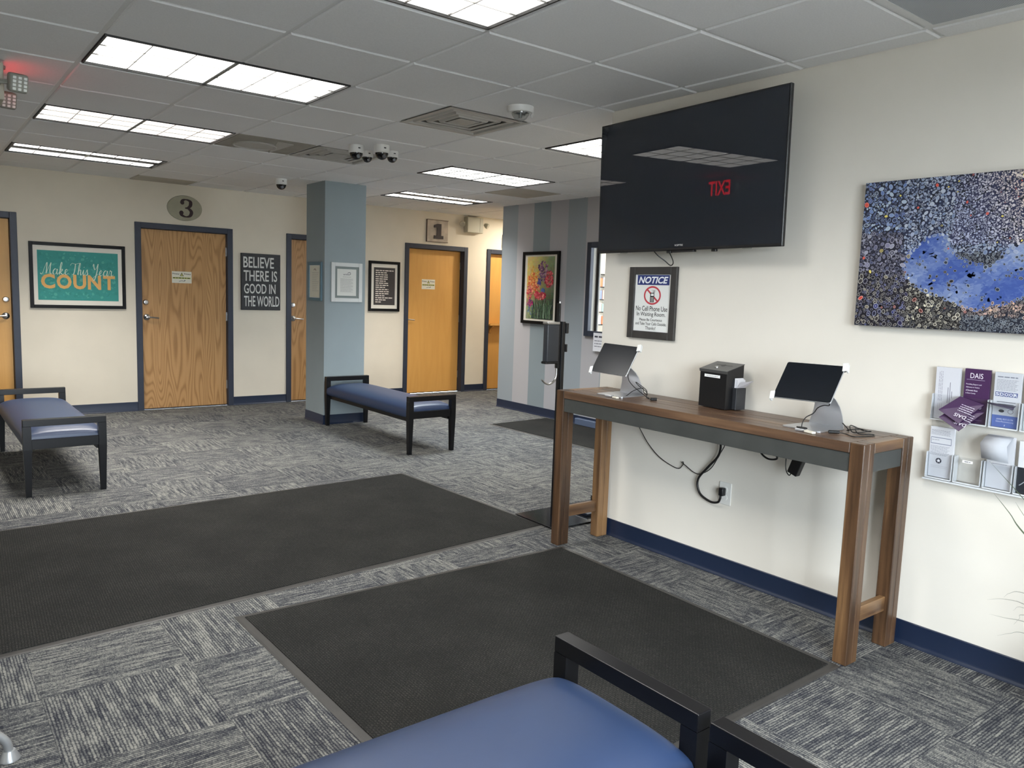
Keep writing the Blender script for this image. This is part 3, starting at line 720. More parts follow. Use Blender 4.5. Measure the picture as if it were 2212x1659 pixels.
for s in (-1, 1):
    bm = B(); box(bm, (-0.042, -0.03, -0.045), (0.042, 0.03, 0.045), 0.014, 3); h_ = autosmooth(obj('lamp_head', bm, GREYP, r, (0.075, s * 0.245, -0.12), (0.25, 0, 0.18)))
    bm = B()
    for i in range(3):
        for j in range(4): box(bm, (-0.03 + i * 0.024, -0.033, -0.034 + j * 0.018), (-0.015 + i * 0.024, -0.0295, -0.021 + j * 0.018), 0.002)
    obj('led_grid', bm, mat('led_lens', (220, 224, 220), 0.2), h_)
    bm = B(); tube(bm, [(0.0, 0, 0), (0.0, s * 0.07, 0), (0.045, s * 0.085, 0)], 0.012, 8, False); obj('arm', bm, GREYP, r, (0, s * 0.155, -0.12))

# emergency light on back wall
r = thing('emergency_light', 'beige emergency light box with two lamp heads near the number 1 plaque', 'emergency light', (5.70, YB, 2.27))
bm = B(); box(bm, (-0.135, -0.10, 0), (0.135, -0.001, 0.215), 0.008, 2); obj('box_body', bm, BEIGE, r)
bm = B(); box(bm, (0.075, -0.102, 0.01), (0.078, -0.099, 0.205)); obj('seam', bm, mat('beige_dark', (140, 136, 120), 0.6), r)
for s in (-1, 1):
    bm = B(); lathe(bm, [(0, 0), (0.018, 0), (0.036, -0.03), (0.040, -0.06), (0.036, -0.066), (0, -0.060)], 18, (0, 0, 0), 'y')
    autosmooth(obj('lamp_head', bm, BEIGE, r, (s * 0.175 + 0.012 * s, -0.05, 0.135), (0.5, 0, s * 0.7)))
    bm = B(); tube(bm, [(s * 0.13, -0.05, 0.14), (s * 0.165, -0.05, 0.14)], 0.009, 8, False); obj('arm', bm, BEIGE, r)

# ================================================================== WALL PIECES
def framed(name, label, cat, center, w_, h_, fw, fd, framemat, rotz=0, sheetm=None, group=None):
    """frame hung on a wall: local x right, z up, front is -y; returns root"""
    r = thing(name, label, cat, center, rotz, group)
    bm = B()
    box(bm, (-w_ / 2, -fd, -h_ / 2), (-w_ / 2 + fw, -0.001, h_ / 2), 0.002); box(bm, (w_ / 2 - fw, -fd, -h_ / 2), (w_ / 2, -0.001, h_ / 2), 0.002)
    box(bm, (-w_ / 2 + fw, -fd, -h_ / 2), (w_ / 2 - fw, -0.001, -h_ / 2 + fw), 0.002); box(bm, (-w_ / 2 + fw, -fd, h_ / 2 - fw), (w_ / 2 - fw, -0.001, h_ / 2), 0.002)
    obj('frame', bm, framemat, r)
    bm = B(); box(bm, (-w_ / 2 + fw, -fd * 0.5, -h_ / 2 + fw), (w_ / 2 - fw, -0.002, h_ / 2 - fw)); obj('mat_board', bm, sheetm or PAPER, r)
    return r
BF = mat('black_frame', (10, 9, 10), 0.45, spec=0.2); MATB = mat('mat_board_cream', (226, 220, 208), 0.7)
# teal Make This Year COUNT
W1, H1 = 0.888, 0.67
r = framed('framed_print', 'black framed teal print reading Make This Year COUNT, between two doors', 'framed picture', (0.727, YB, 1.456), W1, H1, 0.034, 0.022, BF, sheetm=MATB)
p = Print(y=-0.0118); pw, ph = 0.745, 0.505
rn = random.Random(3)
p.rect(-pw / 2, -ph / 2, pw / 2, ph / 2, (56, 142, 134))
for i in range(420):
    cx, cz = rn.uniform(-pw / 2 + 0.02, pw / 2 - 0.02), rn.uniform(-ph / 2 + 0.02, ph / 2 - 0.02); s = rn.uniform(0.004, 0.02)
    c = rn.choice([(60, 148, 138), (52, 137, 130), (70, 154, 144), (50, 136, 128), (82, 162, 150), (56, 144, 138)])
    p.ell(cx, cz, s, s * rn.uniform(0.4, 1.2), c, 1 + i % 3, 7, rn.uniform(0, 3))
GL = {'M': [[(-.3, .15), (.05, 0), (.45, 1.2), (.8, 2.1), (.85, 1.5), (.8, .1)], [(.8, .1), (1.25, 1.3), (1.6, 2.1)], [(1.6, 2.1), (1.5, .6), (1.7, 0), (2.0, .25)]],
      'a': [[(.85, .85), (.5, 1.0), (.15, .6), (.2, .1), (.5, 0), (.8, .4), (.95, 1.0)], [(.92, .95), (.85, .3), (1.0, 0), (1.25, .3)]],
      'k': [[(0, .25), (.3, .9), (.55, 1.9), (.42, 2.2), (.25, 1.6), (.15, 0)], [(.2, .6), (.5, 1.0), (.65, .85), (.5, .6), (.25, .5), (.6, .1), (.85, 0), (1.05, .25)]],
      'e': [[(0, .25), (.35, .45), (.6, .8), (.45, 1.0), (.2, .75), (.2, .25), (.45, 0), (.85, .3)]],
      'T': [[(-.5, 1.7), (-.2, 2.1), (.5, 2.0), (1.3, 2.2)], [(.5, 2.05), (.45, 1.0), (.25, .1), (-.1, .15)]],
      'h': [[(0, .2), (.3, .9), (.55, 1.9), (.42, 2.2), (.25, 1.6), (.15, 0)], [(.18, .5), (.45, .95), (.65, .85), (.62, .3), (.75, 0), (1.0, .3)]],
      'i': [[(0, .3), (.2, 1.0), (.17, .3), (.3, 0), (.55, .3)], [(.22, 1.45), (.26, 1.5), (.3, 1.45)]],
      's': [[(0, .2), (.35, 1.05), (.42, .7), (.5, .25), (.25, 0), (0, .15)], [(.3, .03), (.7, .3)]],
      'Y': [[(0, 1.7), (.15, 2.15), (.28, 1.5), (.5, 1.1), (.8, 1.5), (1.05, 2.2)], [(1.05, 2.2), (.95, .8), (.6, -.7), (.25, -.9), (.3, -.4), (.9, .1), (1.3, .35)]],
      'r': [[(0, .3), (.2, 1.1), (.25, .9), (.5, .95), (.48, .4), (.6, 0), (.95, .3)]]}
ADV = {'M': 2.0, 'a': 1.25, 'k': 1.05, 'e': .85, 'T': 1.0, 'h': 1.0, 'i': .55, 's': .7, 'Y': 1.35, 'r': .95, ' ': 0.75}
tot = sum(ADV[c] for c in 'Make This Year'); sc_ = 0.66 / tot; cx = -0.335
for ch in 'Make This Year':
    for st in GL.get(ch, []):
        p.stroke([(cx + (a + 0.22 * b * .5) * sc_, 0.012 + b * sc_ * 1.22) for a, b in st], lambda t, tt: sc_ * (0.17 if tt.y < -0.3 else 0.07), (214, 226, 206), 6, 5)
    cx += ADV[ch] * sc_
cw = 0.145
for i, ch in enumerate('COUNT'):
    x0 = -0.345 + [0, .14, .29, .425, .57][i]; x1 = x0 + [.125, .135, .12, .125, .115][i]
    p.text(ch, x0, -0.135, x1, 0.015, (224, 172, 104), 6, bold=0.035)
for i in range(60): p.ell(rn.uniform(-0.33, 0.33), rn.uniform(-0.125, 0.005), 0.003, 0.002, (206, 150, 84), 5, 6)
p.build('print_sheet', PRINTM, r)
# door notices
def notice_paper(x_, z_, yf, w_, h_, label):
    p = Print(y=-0.0005); p.rect(-w_ / 2, -h_ / 2, w_ / 2, h_ / 2, (226, 222, 206))
    p.text('Privacy', -w_ * .47, h_ * .20, -w_ * .12, h_ * .36, (30, 30, 26), 1, 0.02); p.text('Privacy', w_ * .12, h_ * .20, w_ * .47, h_ * .36, (30, 30, 26), 1, 0.02)
    p.poly([(-w_ * .1, h_ * .1), (w_ * .1, h_ * .1), (0, h_ * .42)], (40, 40, 20), 1); p.poly([(-w_ * .065, h_ * .13), (w_ * .065, h_ * .13), (0, h_ * .34)], (206, 200, 120), 2); p.rect(-w_ * .008, h_ * .17, w_ * .008, h_ * .27, (30, 30, 20), 3)
    p.rect(-w_ * .46, -h_ * .13, w_ * .46, h_ * .0, (196, 200, 110), 1); p.bars(-w_ * .45, w_ * .45, -h_ * .1, h_ * .07, (44, 46, 14), 2, seed=4)
    p.stroke([(-w_ * .15, -h_ * .36), (0, -h_ * .30), (w_ * .12, -h_ * .33), (w_ * .18, -h_ * .24)], w_ * .03, (130, 130, 130), 1)
    p.ell(w_ * .15, -h_ * .27, w_ * .03, h_ * .05, (110, 110, 114), 2)
    return tag(p.build('door_notice', PRINTM, None, (x_, yf, z_)), label, 'notice')
notice_paper(1.765, 1.487, YB + 0.04, 0.212, 0.13, 'small privacy notice on the strongly grained number 3 door')
notice_paper(5.055, 1.523, YB + 0.085, 0.215, 0.135, 'small privacy notice on the plain number 1 door')
# oval number 3
r = thing('number_plaque', 'oval grey plaque with a dark number 3 above the door', 'number plaque', (1.792, YB, 2.253))
bm = B(); lathe(bm, [(0, 0), (0.186, 0), (0.187, -0.012), (0.182, -0.017), (0, -0.017)], 44, (0, 0, 0), 'y')
for v in bm.verts: v.co.z *= 0.139 / 0.187
autosmooth(obj('plaque', bm, mat('plaque_oval', (148, 144, 124), 0.6, noise=0.05, nscale=8), r))
p = Print(y=-0.018)
def three(pts): return [(0.012 + a * 0.085, b * 0.094) for a, b in pts]
wd = lambda t, tt: 0.012 + 0.026 * abs(tt.y)
p.stroke(three([(-.55, .55), (-.35, .92), (.1, 1.0), (.55, .8), (.55, .35), (.25, .08), (-.1, .02)]), wd, (52, 38, 40), 1, 6)
p.stroke(three([(-.1, .02), (.35, -.05), (.68, -.4), (.5, -.85), (.0, -1.0), (-.5, -.85), (-.68, -.5)]), wd, (52, 38, 40), 2, 6)
p.ell(*three([(-.46, .62)])[0], .021, .021, (52, 38, 40), 3, 16); p.ell(*three([(-.58, -.55)])[0], .023, .023, (52, 38, 40), 3, 16)
p.build('numeral', PRINTM, r)
# BELIEVE sign
r = thing('word_sign', 'black sign reading BELIEVE THERE IS GOOD IN THE WORLD', 'wall sign', (2.648, YB, 1.466))
bm = B(); box(bm, (-0.236, -0.035, -0.333), (0.236, -0.001, 0.333), 0.003); obj('board', bm, mat('sign_black', (40, 40, 42), 0.6, noise=0.12, nscale=40), r)
p = Print(y=-0.0355)
for t_, a, b, z0, z1 in (('BELIEVE', -0.212, 0.155, 0.165, 0.292), ('THERE IS', -0.21, 0.195, 0.008, 0.135), ('GOOD IN', -0.205, 0.175, -0.138, -0.022), ('THE WORLD', -0.205, 0.222, -0.290, -0.165)):
    p.text(t_, a, z0, b, z1, (206, 206, 200), 1, 0.012)
p.build('lettering', PRINTM, r)
# list print
r = framed('framed_print', 'black framed dark print of white text lines beside the number 1 door', 'framed picture', (4.311, YB, 1.471), 0.462, 0.658, 0.036, 0.025, BF, sheetm=MATB)
p = Print(y=-0.0135); p.rect(-0.156, -0.246, 0.160, 0.246, (66, 62, 62))
for i, l in enumerate([.265, .165, .178, .186, .180, .150, .186, .190, .142, .192, .198, .194, .138, .258, .152, .082]):
    p.bars(-0.130, -0.130 + l, 0.200 - i * 0.0275, 0.0125, (232, 222, 210), 1, seed=i + 30)
p.build('print_sheet', PRINTM, r)
# frames on column
r = framed('framed_notice', 'narrow blue grey framed notice on the left face of the column', 'framed notice', (CX0, 3.815, 1.49), 0.335, 0.402, 0.032, 0.018, mat('teal_grey_frame', (96, 122, 134), 0.5), RWROT, PAPER)
p = Print(y=-0.0095); p.rect(-0.13, -0.165, 0.13, 0.165, (216, 214, 200))
p.stroke([(-.03, .118), (0, .13), (.03, .112)], .008, (120, 100, 100), 1)
for i in range(11): p.bars(-0.07 + (0.0 if i < 8 else 0), 0.09 - 0.012 * (i % 5), 0.09 - i * 0.019, 0.004, (168, 164, 158), 1, seed=i)
p.build('notice_sheet', PRINTM, r)
r = framed('framed_notice', 'white framed letter on the front face of the column', 'framed notice', (2.937, CY0, 1.490), 0.35, 0.405, 0.040, 0.022, mat('white_frame', (206, 208, 206), 0.45), 0, mat('mat_grey', (118, 126, 124), 0.7))
p = Print(y=-0.0115); p.rect(-0.108, -0.138, 0.108, 0.138, (212, 212, 206))
p.text('aids', -0.04, 0.075, 0.028, 0.092, (90, 88, 96), 1, 0.01); p.stroke([(0.01, .098), (.035, .104), (.042, .088), (.03, .078)], .005, (70, 66, 74), 1); p.bars(-0.045, 0.05, 0.055, 0.004, (150, 148, 144), 1)
for i in range(17): p.bars(-0.072, 0.072 - (0.02 if i % 4 == 3 else 0), 0.036 - i * 0.0085, 0.0035, (160, 160, 158), 1, seed=i)
p.build('notice_sheet', PRINTM, r)
# number 1 plaque and sliver plaque
r = thing('number_plaque', 'square whitewashed plaque with a dark number 1 above the door', 'number plaque', (5.12, YB, 2.254))
bm = B(); box(bm, (-0.17, -0.022, -0.147), (0.17, -0.001, 0.147), 0.003); obj('plaque', bm, mat('whitewash_wood', (176, 164, 150), 0.7, noise=0.08, nscale=11), r)
bm = B()
for lo, hi in (((-0.174, -0.024, -0.151), (-0.168, -0.001, 0.151)), ((-0.168, -0.024, 0.145), (0.174, -0.001, 0.151)), ((-0.168, -0.024, -0.151), (0.174, -0.001, -0.145))): box(bm, lo, hi)
obj('edge_trim', bm, mat('dark_edge', (84, 66, 54), 0.6), r)
bm = B(); prism(bm, [(-.062, -.105), (.088, -.105), (.088, -.062), (.052, -.062), (.052, .098), (-.01, .098), (-.062, .078), (-.062, .045), (-.018, .045), (-.018, -.062), (-.062, -.062)], -0.034, -0.0225); obj('numeral', bm, mat('numeral_dark', (42, 32, 38), 0.5), r)
r = thing('number_plaque', 'edge of a pale plaque above the split door, mostly hidden by the striped wall', 'number plaque', (6.42, YB, 2.19))
bm = B(); box(bm, (-0.17, -0.022, -0.1), (0.17, -0.001, 0.1), 0.003); obj('plaque', bm, MATS['whitewash_wood'], r)
# flower picture on striped wall
FWd, FHt = 0.665, 0.85
r = framed('framed_picture', 'tall black framed flower painting on the striped wall', 'framed picture', (XS, 3.135, 1.512), FWd, FHt, 0.037, 0.028, BF, RWROT, MATB)
p = Print(y=-0.0150, step=0.0003); pw, ph = 0.50, 0.735; rn = random.Random(11)
def lerp(a, b, t): return tuple(a[i] + (b[i] - a[i]) * t for i in range(3))
for i in range(20):
    for j in range(30):
        s, t = (i + .5) / 20, (j + .5) / 30
        top = lerp((226, 206, 130), (140, 158, 116), max(0, min(1, (s - .35) * 2))); mid = lerp((206, 170, 90), (110, 120, 100), s); bot = lerp((150, 160, 120), (44, 56, 48), min(1, s * 1.6))
        c = lerp(top, mid, t / .5) if t < .5 else lerp(mid, bot, (t - .5) / .3 if t < .8 else 1)
        c = tuple(max(0, min(255, q + rn.uniform(-10, 10))) for q in c)
        p.rect(-pw / 2 + pw * i / 20, ph / 2 - ph * (j + 1) / 30, -pw / 2 + pw * (i + 1) / 20, ph / 2 - ph * j / 30, c, 0)
def blob(s, t, rs, rt, cols, nn, lay, sz):
    for i in range(nn):
        a, q = rn.uniform(0, 6.28), math.sqrt(rn.random()); x_ = (s + rs * q * math.cos(a) - .5) * pw; z_ = (.5 - t - rt * q * math.sin(a)) * ph
        x_ = max(-pw / 2 + .008, min(pw / 2 - .008, x_)); k = sz * rn.uniform(.5, 1.3)
        p.ell(x_, z_, min(k, pw / 2 - abs(x_)), k * rn.uniform(.35, .8), rn.choice(cols), lay + i % 5, 8, rn.uniform(0, 3.1))
blob(.3, .27, .16, .12, [(226, 176, 74), (214, 160, 80), (236, 196, 110)], 60, 1, .016)
blob(.6, .2, .18, .13, [(130, 88, 124), (158, 104, 140), (96, 66, 100), (190, 150, 170)], 110, 2, .015)
blob(.55, .33, .14, .08, [(60, 52, 84), (96, 80, 120), (150, 120, 150)], 50, 3, .012)
blob(.22, .38, .17, .12, [(222, 116, 62), (238, 144, 84), (206, 90, 58), (246, 186, 120)], 120, 3, .015)
blob(.82, .36, .15, .13, [(186, 52, 66), (214, 80, 92), (160, 44, 70), (230, 130, 130)], 120, 3, .015)
blob(.48, .41, .07, .05, [(70, 70, 140), (94, 88, 160)], 30, 8, .013); blob(.62, .54, .07, .04, [(60, 88, 150), (80, 110, 170)], 24, 8, .011)
blob(.35, .5, .16, .07, [(214, 96, 60), (190, 70, 60), (240, 160, 120)], 70, 5, .013)
blob(.12, .58, .12, .12, [(206, 70, 70), (224, 110, 100), (170, 40, 90), (240, 160, 130)], 90, 5, .013)
blob(.5, .62, .22, .07, [(196, 50, 70), (220, 90, 100), (236, 150, 140), (150, 36, 60)], 100, 6, .014)
blob(.15, .75, .13, .06, [(150, 40, 96), (190, 70, 120), (110, 50, 110)], 50, 6, .012)
blob(.2, .88, .13, .1, [(90, 110, 140), (130, 150, 150), (150, 170, 110)], 40, 2, .014)
for i in range(70):
    s = rn.uniform(.2, .97); t0 = rn.uniform(.66, .78); dx = rn.uniform(-.12, .12)
    p.stroke([((s + dx - .5) * pw * .94, (.5 - t0) * ph), ((s + dx * .4 - .5) * pw * .96, (.5 - .85) * ph), ((s - .5) * pw, (.5 - .985) * ph)], rn.uniform(.002, .005), rn.choice([(86, 122, 92), (48, 74, 56), (150, 170, 150), (118, 150, 112), (30, 44, 36)]), 11 + i % 4, 3)
p.build('painting', PRINTM, r)
# NOTICE sign
r = framed('notice_sign', 'black framed NOTICE no cell phone sign under the television', 'notice sign', (XR, -0.975, 1.408), 0.350, 0.403, 0.042, 0.020, mat('charcoal_frame', (52, 50, 48), 0.55, noise=0.08, nscale=20), RWROT, PAPER)
p = Print(y=-0.0105); pw, ph = 0.266, 0.338
p.rect(-pw / 2 + .0, -ph / 2, pw / 2, ph / 2, (226, 228, 226)); p.rect(-0.119, 0.108, 0.121, 0.167, (46, 56, 110), 1)
p.text('NOTICE', -0.110, 0.117, 0.112, 0.158, (232, 236, 240), 2, 0.03, 0.28)
p.ring(0, 0.046, 0.064, 0.056, 0.0105, (186, 66, 76), 3, 40)
p.stroke([(-0.044, 0.084), (0.044, 0.008)], 0.011, (186, 66, 76), 2, 1)
K = (28, 30, 30)
p.rect(-0.016, 0.005, 0.014, 0.062, K, 4); p.rect(0.009, 0.062, 0.014, 0.078, K, 4); p.rect(-0.010, 0.043, 0.010, 0.057, (226, 228, 226), 5)
for i in range(3):
    for j in range(4): p.rect(-0.010 + i * .0075, 0.0095 + j * .0072, -0.0055 + i * .0075, 0.0135 + j * .0072, (226, 228, 226), 5)
for s in (-1, 1): p.stroke([(0.011 + s * .010, 0.066), (0.011 + s * .013, 0.073), (0.011 + s * .010, 0.080)], .002, (130, 150, 140), 4, 3)
p.text('No Cell Phone Use', -0.121, -0.048, 0.116, -0.018, K, 2, 0.006); p.text('In Waiting Room.', -0.112, -0.086, 0.104, -0.054, K, 2, 0.006)
p.text('Please Be Courteous', -0.090, -0.108, 0.082, -0.092, K, 2, 0.006); p.text('and Take Your Calls Outside.', -0.119, -0.133, 0.114, -0.115, K, 2, 0.006); p.text('Thanks!', -0.042, -0.160, 0.036, -0.140, K, 2, 0.002)
ns_ = p.build('notice_sheet', PRINTM, r); ns_.scale = (0.985, 1, 0.935)

# ------------------------------------------------------------------ canvas with cells
CW, CH = 0.914, 0.609
r = thing('canvas_painting', 'large blue canvas painting of clustered oval cells on the right wall', 'painting', (XR, -2.183 - CW / 2, 1.654), RWROT)
bm = B(); box(bm, (-CW / 2, -0.038, -CH / 2), (CW / 2, -0.001, CH / 2), 0.003); obj('canvas', bm, mat('canvas_dark', (34, 38, 58), 0.6), r)
p = Print(y=-0.0384, step=0.0004); rn = random.Random(5)
VIS = 0.66     # share of the width seen in the photograph
def lake(s, t):
    top = [(0.0, 2), (.32, .62), (.36, .50), (.46, .40), (.56, .38), (.62, .50), (.72, .56), (.86, .60), (1.0, .47), (1.2, .42), (1.52, .4)]
    bot = [(0.0, -1), (.32, .55), (.38, .70), (.52, .76), (.68, .82), (.8, .86), (1.0, .80), (1.2, .72), (1.52, .68)]
    def it(P, s):
        for (a, b), (c, d) in zip(P, P[1:]):
            if a <= s <= c: return b + (d - b) * (s - a) / (c - a)
        return P[-1][1]
    return it(top, s) < t < it(bot, s)
def cell(s, t):
    """background, fill choices, outline, size, ring probability"""
    if t < .45 and s > .62:
        w_ = min(1, max(0, (s - .6) * 2.4 - t * 1.3)); return (44, 46, 70), [lerp((150, 158, 190), (222, 196, 180), w_), lerp((170, 176, 204), (230, 214, 200), w_)], .0052, .35
    if t < .5 and s > .3: return (30, 36, 58), [(140, 152, 176), (170, 178, 194), (112, 128, 160), (150, 160, 188)], .0085, .35
    if t < .35: return (26, 30, 48), [(96, 118, 168), (120, 140, 180), (76, 92, 140), (160, 176, 196)], .010, .45
    if t < .62 and s < .34: return (28, 28, 42), [(124, 122, 146), (96, 96, 120), (70, 74, 104), (144, 144, 162)], .011, .5
    if s < .36: return (20, 18, 28), [(34, 32, 70), (46, 52, 110), (28, 24, 34), (120, 112, 96)], .011, .8
    if s < .72 and t > .6: return (22, 20, 22), [(30, 26, 26), (214, 206, 180), (44, 40, 36)], .0085, .9
    if t > .8 and s > .6 and t < .9: return (44, 38, 44), [(214, 168, 140), (190, 150, 140), (60, 50, 54)], .0075, .8
    return (26, 30, 42), [(36, 44, 60), (100, 116, 136), (60, 72, 90)], .0075, .9
NXg, NZg = 46, 30
p.rect(-CW / 2, -CH / 2, CW / 2, CH / 2, (30, 34, 50), 0)
for i in range(2600):
    S, t = rn.random(), rn.random(); s = S / VIS; x_, z_ = (S - .5) * CW, (.5 - t) * CH; k = rn.uniform(.008, .018); k = min(k, CW / 2 - abs(x_), CH / 2 - abs(z_))
    if k > .003 and not lake(s, t): p.ell(x_, z_, k, k * .8, tuple(min(255, q * 1.15) for q in cell(s, t)[0]), 1 + i % 2, 7, rn.uniform(0, 3))
for i in range(15000):     # brush dabs on the lake
    S, t = rn.random(), rn.random(); s = S / VIS
    if lake(s, t):
        x_, z_ = (S - .5) * CW, (.5 - t) * CH; f_ = max(0, min(1, .4 + .5 * math.sin(s * 9 + 3 * t) * math.sin(t * 14 + s * 4) + rn.uniform(-.2, .2)))
        k = min(rn.uniform(.010, .022) if i < 11000 else rn.uniform(.004, .012), CW / 2 - abs(x_))
        if k > 0: p.ell(x_, z_, k, k * (rn.uniform(.6, .9) if i < 11000 else rn.uniform(.3, .6)), lerp((56, 80, 146), (146, 160, 190), f_), 3 if i < 11000 else 4 + i % 4, 8, rn.uniform(-.7, .7))
placed = {}
def near(x_, z_, r0):
    k = (int(x_ / .014), int(z_ / .014))
    for a in (-1, 0, 1):
        for b in (-1, 0, 1):
            for (q, w_, rr) in placed.get((k[0] + a, k[1] + b), ()):
                if (q - x_) ** 2 + (w_ - z_) ** 2 < (rr + r0) ** 2 * .66: return True
    placed.setdefault(k, []).append((x_, z_, r0)); return False
for i in range(42000):
    S, t = rn.random(), rn.random(); s = S / VIS; x_, z_ = (S - .5) * CW, (.5 - t) * CH
    if abs(x_) > CW / 2 - .012 or abs(z_) > CH / 2 - .008: 
        if rn.random() < .5: continue
    lk = lake(s, t)
    if lk and rn.random() > .012: continue
    bg, fl, sz, rp = cell(s, t); k = sz * rn.choice([.45, .6, .75, .9, 1.15])
    k = min(k, CW / 2 - abs(x_) - .0005, CH / 2 - abs(z_) - .0005)
    if k < .0015 or near(x_, z_, k): continue
    c = rn.choice(fl); q = rn.random()
    if q < .008: c = (196, 74, 60)
    elif q < .011: c = (220, 200, 90)
    an = rn.uniform(0, 3.1); e = rn.uniform(.62, .95); lt = lerp(c, (220, 220, 214), .55 if rp > .6 else .3)
    p.ell(x_, z_, k, k * e, lt, 8, 9, an); p.ell(x_, z_, k * .76, k * e * .74, c if rn.random() > rp else lerp(bg, c, .35), 9, 8, an)
    if rn.random() < .3: p.ell(x_, z_, k * .3, k * e * .3, lt, 10, 6, an)
p.build('painted_surface', CANVASM, r)

# ------------------------------------------------------------------ television
TVC = (2.4400, -1.2532, 2.0464); TVYAW, TVT, TVR = -0.04088, -0.0145, -0.0055
TVM = Matrix.Translation(TVC) @ Matrix.Rotation(TVYAW, 4, 'Z') @ Matrix.Rotation(TVT, 4, 'Y') @ Matrix.Rotation(TVR, 4, 'X') @ Matrix.Rotation(RWROT, 4, 'Z')
r = thing('television', 'large switched off flat television mounted on the right wall', 'television'); r.matrix_world = TVM
TW, TH = 1.25, 0.719
bm = B(); box(bm, (-TW / 2, 0.0, -TH / 2), (TW / 2, 0.022, TH / 2), 0.003); box(bm, (-TW * .38, 0.022, -TH * .42), (TW * .38, 0.055, TH * .25), 0.01); obj('casing', bm, BLK, r)
bm = B(); box(bm, (-TW / 2 + 0.008, -0.0015, -TH / 2 + 0.014), (TW / 2 - 0.008, 0.0005, TH / 2 - 0.008)); obj('screen', bm, SCREEN, r)
p = Print(y=-0.002); p.text('SCEPTRE', -0.026, -TH / 2 + 0.0225, 0.030, -TH / 2 + 0.031, (220, 220, 220), 0, 0.01); p.build('brand_lettering', PRINTM, r)
bm = B(); box(bm, (-0.045, -0.004, -TH / 2 - 0.010), (0.105, 0.02, -TH / 2), 0.002); obj('sensor_bar', bm, BLK, r)
for x_ in (-0.085, 0.215):
    bm = B(); box(bm, (x_, 0.0, -TH / 2 - 0.012), (x_ + 0.03, 0.016, -TH / 2), 0.002); obj('stand_socket', bm, BLK, r)
for x_ in (-0.44, 0.40):
    bm = B(); box(bm, (x_, 0.004, -TH / 2 - 0.004), (x_ + 0.05, 0.014, -TH / 2), 0.001); obj('speaker_foot', bm, GREYP, r)
bm = B(); box(bm, (-0.2, 0.055, -0.15), (0.2, 0.075, -0.12)); box(bm, (-0.2, 0.055, 0.08), (0.2, 0.075, 0.11)); box(bm, (-0.06, 0.075, -0.16), (0.06, 0.13, 0.12)); obj('wall_mount', bm, BLKM, r)
bm = B(); tube(bm, [(2.46, -1.060, 1.70), (2.50, -1.066, 1.668), (2.535, -1.088, 1.640), (2.545, -1.123, 1.615), (2.535, -1.147, 1.636), (2.48, -1.152, 1.70)], 0.0028, 6)
tc_ = obj('cable_loop', bm, CORD, r); tc_.matrix_local = TVM.inverted()

# ------------------------------------------------------------------ mats
def entry_mat(quad, label, bw=0.035):
    q = [Vector((*p_, 0)) for p_ in quad]; c = sum(q, Vector()) / 4
    r = thing('entry_mat', label, 'floor mat', c, math.atan2(*(q[1] - q[0]).yx), 'dark ribbed entrance mats')
    Ri = Matrix.Rotation(-r.rotation_euler[2], 3, 'Z'); L = [Ri @ (v - c) for v in q]
    def inset(d):
        out = []
        for i in range(4):
            p0, p1, p2 = L[i - 1], L[i], L[(i + 1) % 4]; a = (p0 - p1).normalized(); b = (p2 - p1).normalized(); out.append(p1 + (a + b) * d)
        return out
    O = L; I1 = inset(bw * .25); I2 = inset(bw)
    bm = B(); lv = [[bm.verts.new((v.x, v.y, z)) for v in P] for P, z in ((O, 0.0008), (I1, 0.004), (I2, 0.005))]
    for a, b in zip(lv, lv[1:]):
        for i in range(4): bm.faces.new((a[i], a[(i + 1) % 4], b[(i + 1) % 4], b[i]))
    bm.faces.new(lv[0][::-1]); bm.faces.new(lv[2]); obj('rubber_border', bm, RUBBER, r)
    bm = B(); P = [bm.verts.new((v.x, v.y, 0.0055)) for v in I2]; Q = [bm.verts.new((v.x * .9985, v.y * .9985, 0.0085)) for v in I2]
    for i in range(4): bm.faces.new((P[i], P[(i + 1) % 4], Q[(i + 1) % 4], Q[i]))
    bm.faces.new(P[::-1]); bm.faces.new(Q); obj('pile', bm, PILE, r)
    return r
d1 = Vector((2.891, 0.208)).normalized()
entry_mat([(-0.365 - 1.05, 1.161 - 0.048), (-0.515 - 1.0 * d1.x, -0.613 - 1.0 * d1.y), (2.376, -0.405), (2.309, 1.283)], 'long dark ribbed floor mat crossing the room at left')
entry_mat([(0.326, -0.706), (0.352, -2.492), (2.145, -2.466), (2.190, -0.742)], 'dark ribbed floor mat in front of the wooden table')
entry_mat([(4.285, 2.826), (4.335, 0.95), (5.185, 0.97), (5.165, 2.888)], 'small dark floor mat beside the striped wall', 0.025)
bm = B(); box(bm, (5.135, 1.6, 0.009), (5.192, 2.375, 0.080), 0.004); tag(obj('floor_tub', bm, mat('pale_blue_plastic', (90, 102, 126), 0.2, spec=0.6), None), 'low pale blue plastic box at the foot of the striped wall', 'box')

